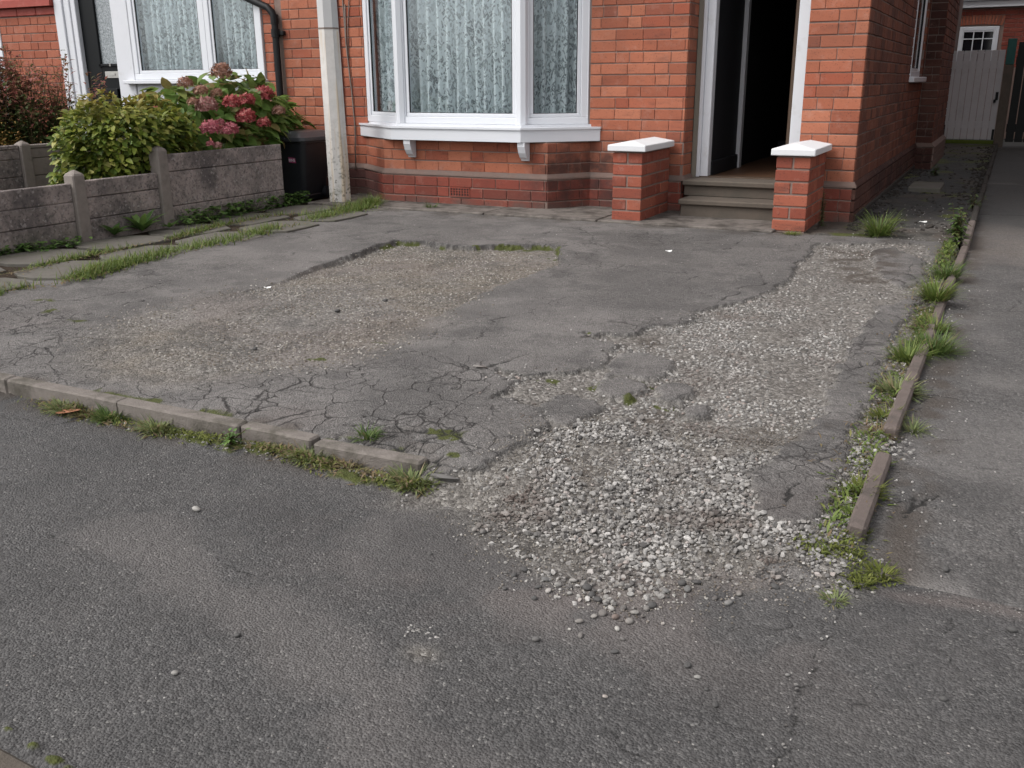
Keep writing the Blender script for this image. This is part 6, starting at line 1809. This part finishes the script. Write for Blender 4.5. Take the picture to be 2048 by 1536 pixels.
# --- shrubs
def shrub(name, label, cen, rad, n_obj, n_stuff, L, W, mat, seed, in_mat=None, curl=.3, lump=.18, droop=.2, zmin=.03, nvar=6, extra=None, group='shrubs behind the concrete fence'):
    rr = np.random.default_rng(seed); pr = random.Random(seed)
    t = empty(name, (cen[0], cen[1], 0), label, 'shrub', group)
    s_ = MB()
    for i in range(14):
        a = pr.random()*6.283; q = np.array([cen[0]+math.cos(a)*rad[0]*.6, cen[1]+math.sin(a)*rad[1]*.6, cen[2]+rad[2]*pr.uniform(.1, .6)])
        b0 = np.array([cen[0]+pr.uniform(-.08, .08), cen[1]+pr.uniform(-.15, .15), -.01])
        s_.tube([b0, b0*.5+q*.5+np.array([0, 0, .05]), q], [.010, .007, .003], 5)
    s_.build('stem', MATS['stem'], t)
    vars_ = []
    for k in range(nvar):
        V, Fc = leaf_geo(L*pr.uniform(.75, 1.2), W*pr.uniform(.85, 1.15), curl*pr.uniform(.5, 1.5), .22, 4)
        vars_.append((V, Fc, mesh_data('leaf', V, Fc, MATS[mat], True)))
    N = n_obj+n_stuff
    d = rr.normal(size=(N*3, 3)); d /= np.linalg.norm(d, axis=1)[:, None]
    ln = 1+lump*(np.sin(d[:, 0]*7+seed)+np.sin(d[:, 1]*8+1.3*seed)+np.sin(d[:, 2]*6+2.1*seed))/1.6
    depth = rr.random(N*3)**2.2*.45
    P = np.array(cen)+d*np.array(rad)*(ln*(1-depth))[:, None]
    ok = (P[:, 2] > zmin) & ((P[:, 0] < XF-.07) | ((P[:, 2] > .55) & (P[:, 0] < XF+.05)))
    ok &= (P[:, 1] < 6.5) | (P[:, 2] > .5)
    P, d, depth = P[ok][:N], d[ok][:N], depth[ok][:N]
    px = np.array([project(p)[2] for p in P])
    score = -px - depth*1.2        # near and outer leaves become objects
    order = np.argsort(score)[::-1]
    b = MB()
    for j, i in enumerate(order):
        v = d[i]*np.array([1/rad[0], 1/rad[1], 1/rad[2]]); v /= np.linalg.norm(v)
        out = np.array([v[0], v[1], max(v[2], 0)*.35-droop])+rr.normal(0, .35, 3)
        up = v*.8+np.array([0, 0, .7])+rr.normal(0, .3, 3)
        Fm = frame_from(out, up/np.linalg.norm(up))
        V, Fc, me = vars_[j % nvar]
        if j < n_obj:
            o = put('leaf', me, P[i], t)
            o.rotation_euler = Matrix(Fm.tolist()).to_euler()
        else:
            b.add(V @ Fm.T + P[i], Fc, pr.random())
    if n_stuff: b.build('foliage', MATS[in_mat or mat], t, True, 'stuff')
    if extra: extra(t)
    return t
def flowers(t):
    DX = .27
    HEADS = [(442,144,20,'flower_tan',-6.15),(370,167,15,'flower_tan',-6.1),(401,182,14,'flower_tan',-6.0),(433,187,12,'flower_tan',-6.0),(413,211,21,'flower_pale',-5.85),(385,204,11,'flower_tan',-5.9),(463,205,18,'flower_red',-5.88),(493,201,17,'flower_red',-5.9),(527,189,20,'flower_red',-5.95),(557,223,14,'flower_tan',-5.85),(491,235,20,'flower_red',-5.8),(527,247,14,'flower_red',-5.8),(421,257,20,'flower_magenta',-5.75),(459,260,18,'flower_magenta',-5.73),(440,245,9,'flower_magenta',-5.8),(435,291,9,'flower_pale',-5.66),(420,288,8,'flower_magenta',-5.68)]
    pr = random.Random(3)
    for px, py, r, mt, X in HEADS:
        c = WX(px, py, X+DX); dist = np.linalg.norm(c-np.array([0, 0, CAM_H]))
        R = r/F_PX*dist*.95
        b = MB()
        n = int(40+r*3.5)
        for k in range(n):
            z = 1-1.5*(k+.5)/n; ph = k*2.39996
            q = math.sqrt(max(0, 1-z*z)); dv = np.array([q*math.cos(ph), q*math.sin(ph), z*.78])
            cc = c+dv*R*pr.uniform(.82, 1.02)
            Fm = frame_from(np.cross(dv, [.3, .5, .8])+1e-3, dv, pr.random()*3)
            s = R*.26*pr.uniform(.8, 1.25)
            for m in range(4):
                a = m*math.pi/2+pr.uniform(-.2, .2)
                e = np.array([math.cos(a), math.sin(a), 0]); f_ = np.array([-math.sin(a), math.cos(a), 0])
                Q = np.array([[0, 0, 0], e*.6*s-f_*.42*s+[0, 0, .12*s], e*s+[0, 0, .2*s*pr.uniform(.2, 1.6)], e*.6*s+f_*.42*s+[0, 0, .12*s]])
                b.add(Q @ Fm.T + cc, [(0, 1, 2, 3)], pr.random())
        b.build('flower_head', MATS[mt], t)
shrub('hydrangea', 'large hydrangea bush with fading red flower heads behind the tall fence panel', (-6.02, 6.40, .44), (.42, .86, .60), 290, 1100, .135, .095, 'leaf_hydrangea', 5, None, .35, .12, .25, .06, 6, flowers)
shrub('golden_shrub', 'yellow-green leafy shrub overhanging the middle fence post', (-5.84, 5.20, .45), (.37, .58, .46), 300, 6500, .062, .038, 'leaf_golden', 8, None, .3, .16, .15, .10)
def red_shrub():
    pr = random.Random(21)
    t = empty('red_shrub', (-8.1, 6.0, 0), 'tall feathery shrub with reddish tips in front of the orange brick wall', 'shrub', 'shrubs behind the concrete fence')
    b = {'leaf_red': MB(), 'leaf_green': MB(), 'leaf_amber': MB()}; s_ = MB()
    for i in range(240):
        bx0 = np.array([-8.1+pr.gauss(0, .14), 5.95+pr.gauss(0, .30), .05])
        H = pr.uniform(.62, 1.22)*(1.08 if abs(bx0[1]-6.1) < .3 else .9)
        tip = bx0+np.array([pr.gauss(0, .16), pr.gauss(0, .18), H])
        s_.tube([bx0, (bx0+tip)/2, tip], [.006, .004, .0015], 5)
        for k in range(75):
            f = pr.random()**.8; c = bx0*(1-f)+tip*f+np.array([pr.gauss(0, .055), pr.gauss(0, .055), pr.gauss(0, .03)])*(1.15-f*.75)
            V, Fc = leaf_geo(pr.uniform(.04, .075), .028, .3, .3, 2)
            a = pr.random()*6.283; e = pr.uniform(-.2, 1.0)
            mt = 'leaf_red' if c[2] > .76+pr.gauss(0, .12) else 'leaf_green'
            b[mt].add(V @ frame_from((math.cos(a)*math.cos(e), math.sin(a)*math.cos(e), math.sin(e))).T + c, Fc, pr.random())
    for i in range(2200):
        c = np.array([-7.7+pr.gauss(0, .12), 5.4+pr.gauss(0, .16), abs(pr.gauss(.40, .13))])
        V, Fc = leaf_geo(pr.uniform(.03, .05), .016, .3, .3, 2); a = pr.random()*6.283
        b['leaf_amber'].add(V @ frame_from((math.cos(a), math.sin(a), pr.uniform(-.3, .8))).T + c, Fc, pr.random())
    s_.build('stem', MATS['stem'], t)
    for k, nm in (('leaf_red', 'tip_foliage'), ('leaf_green', 'foliage'), ('leaf_amber', 'amber_foliage')):
        b[k].build(nm, MATS[k], t, True, 'stuff')
red_shrub()
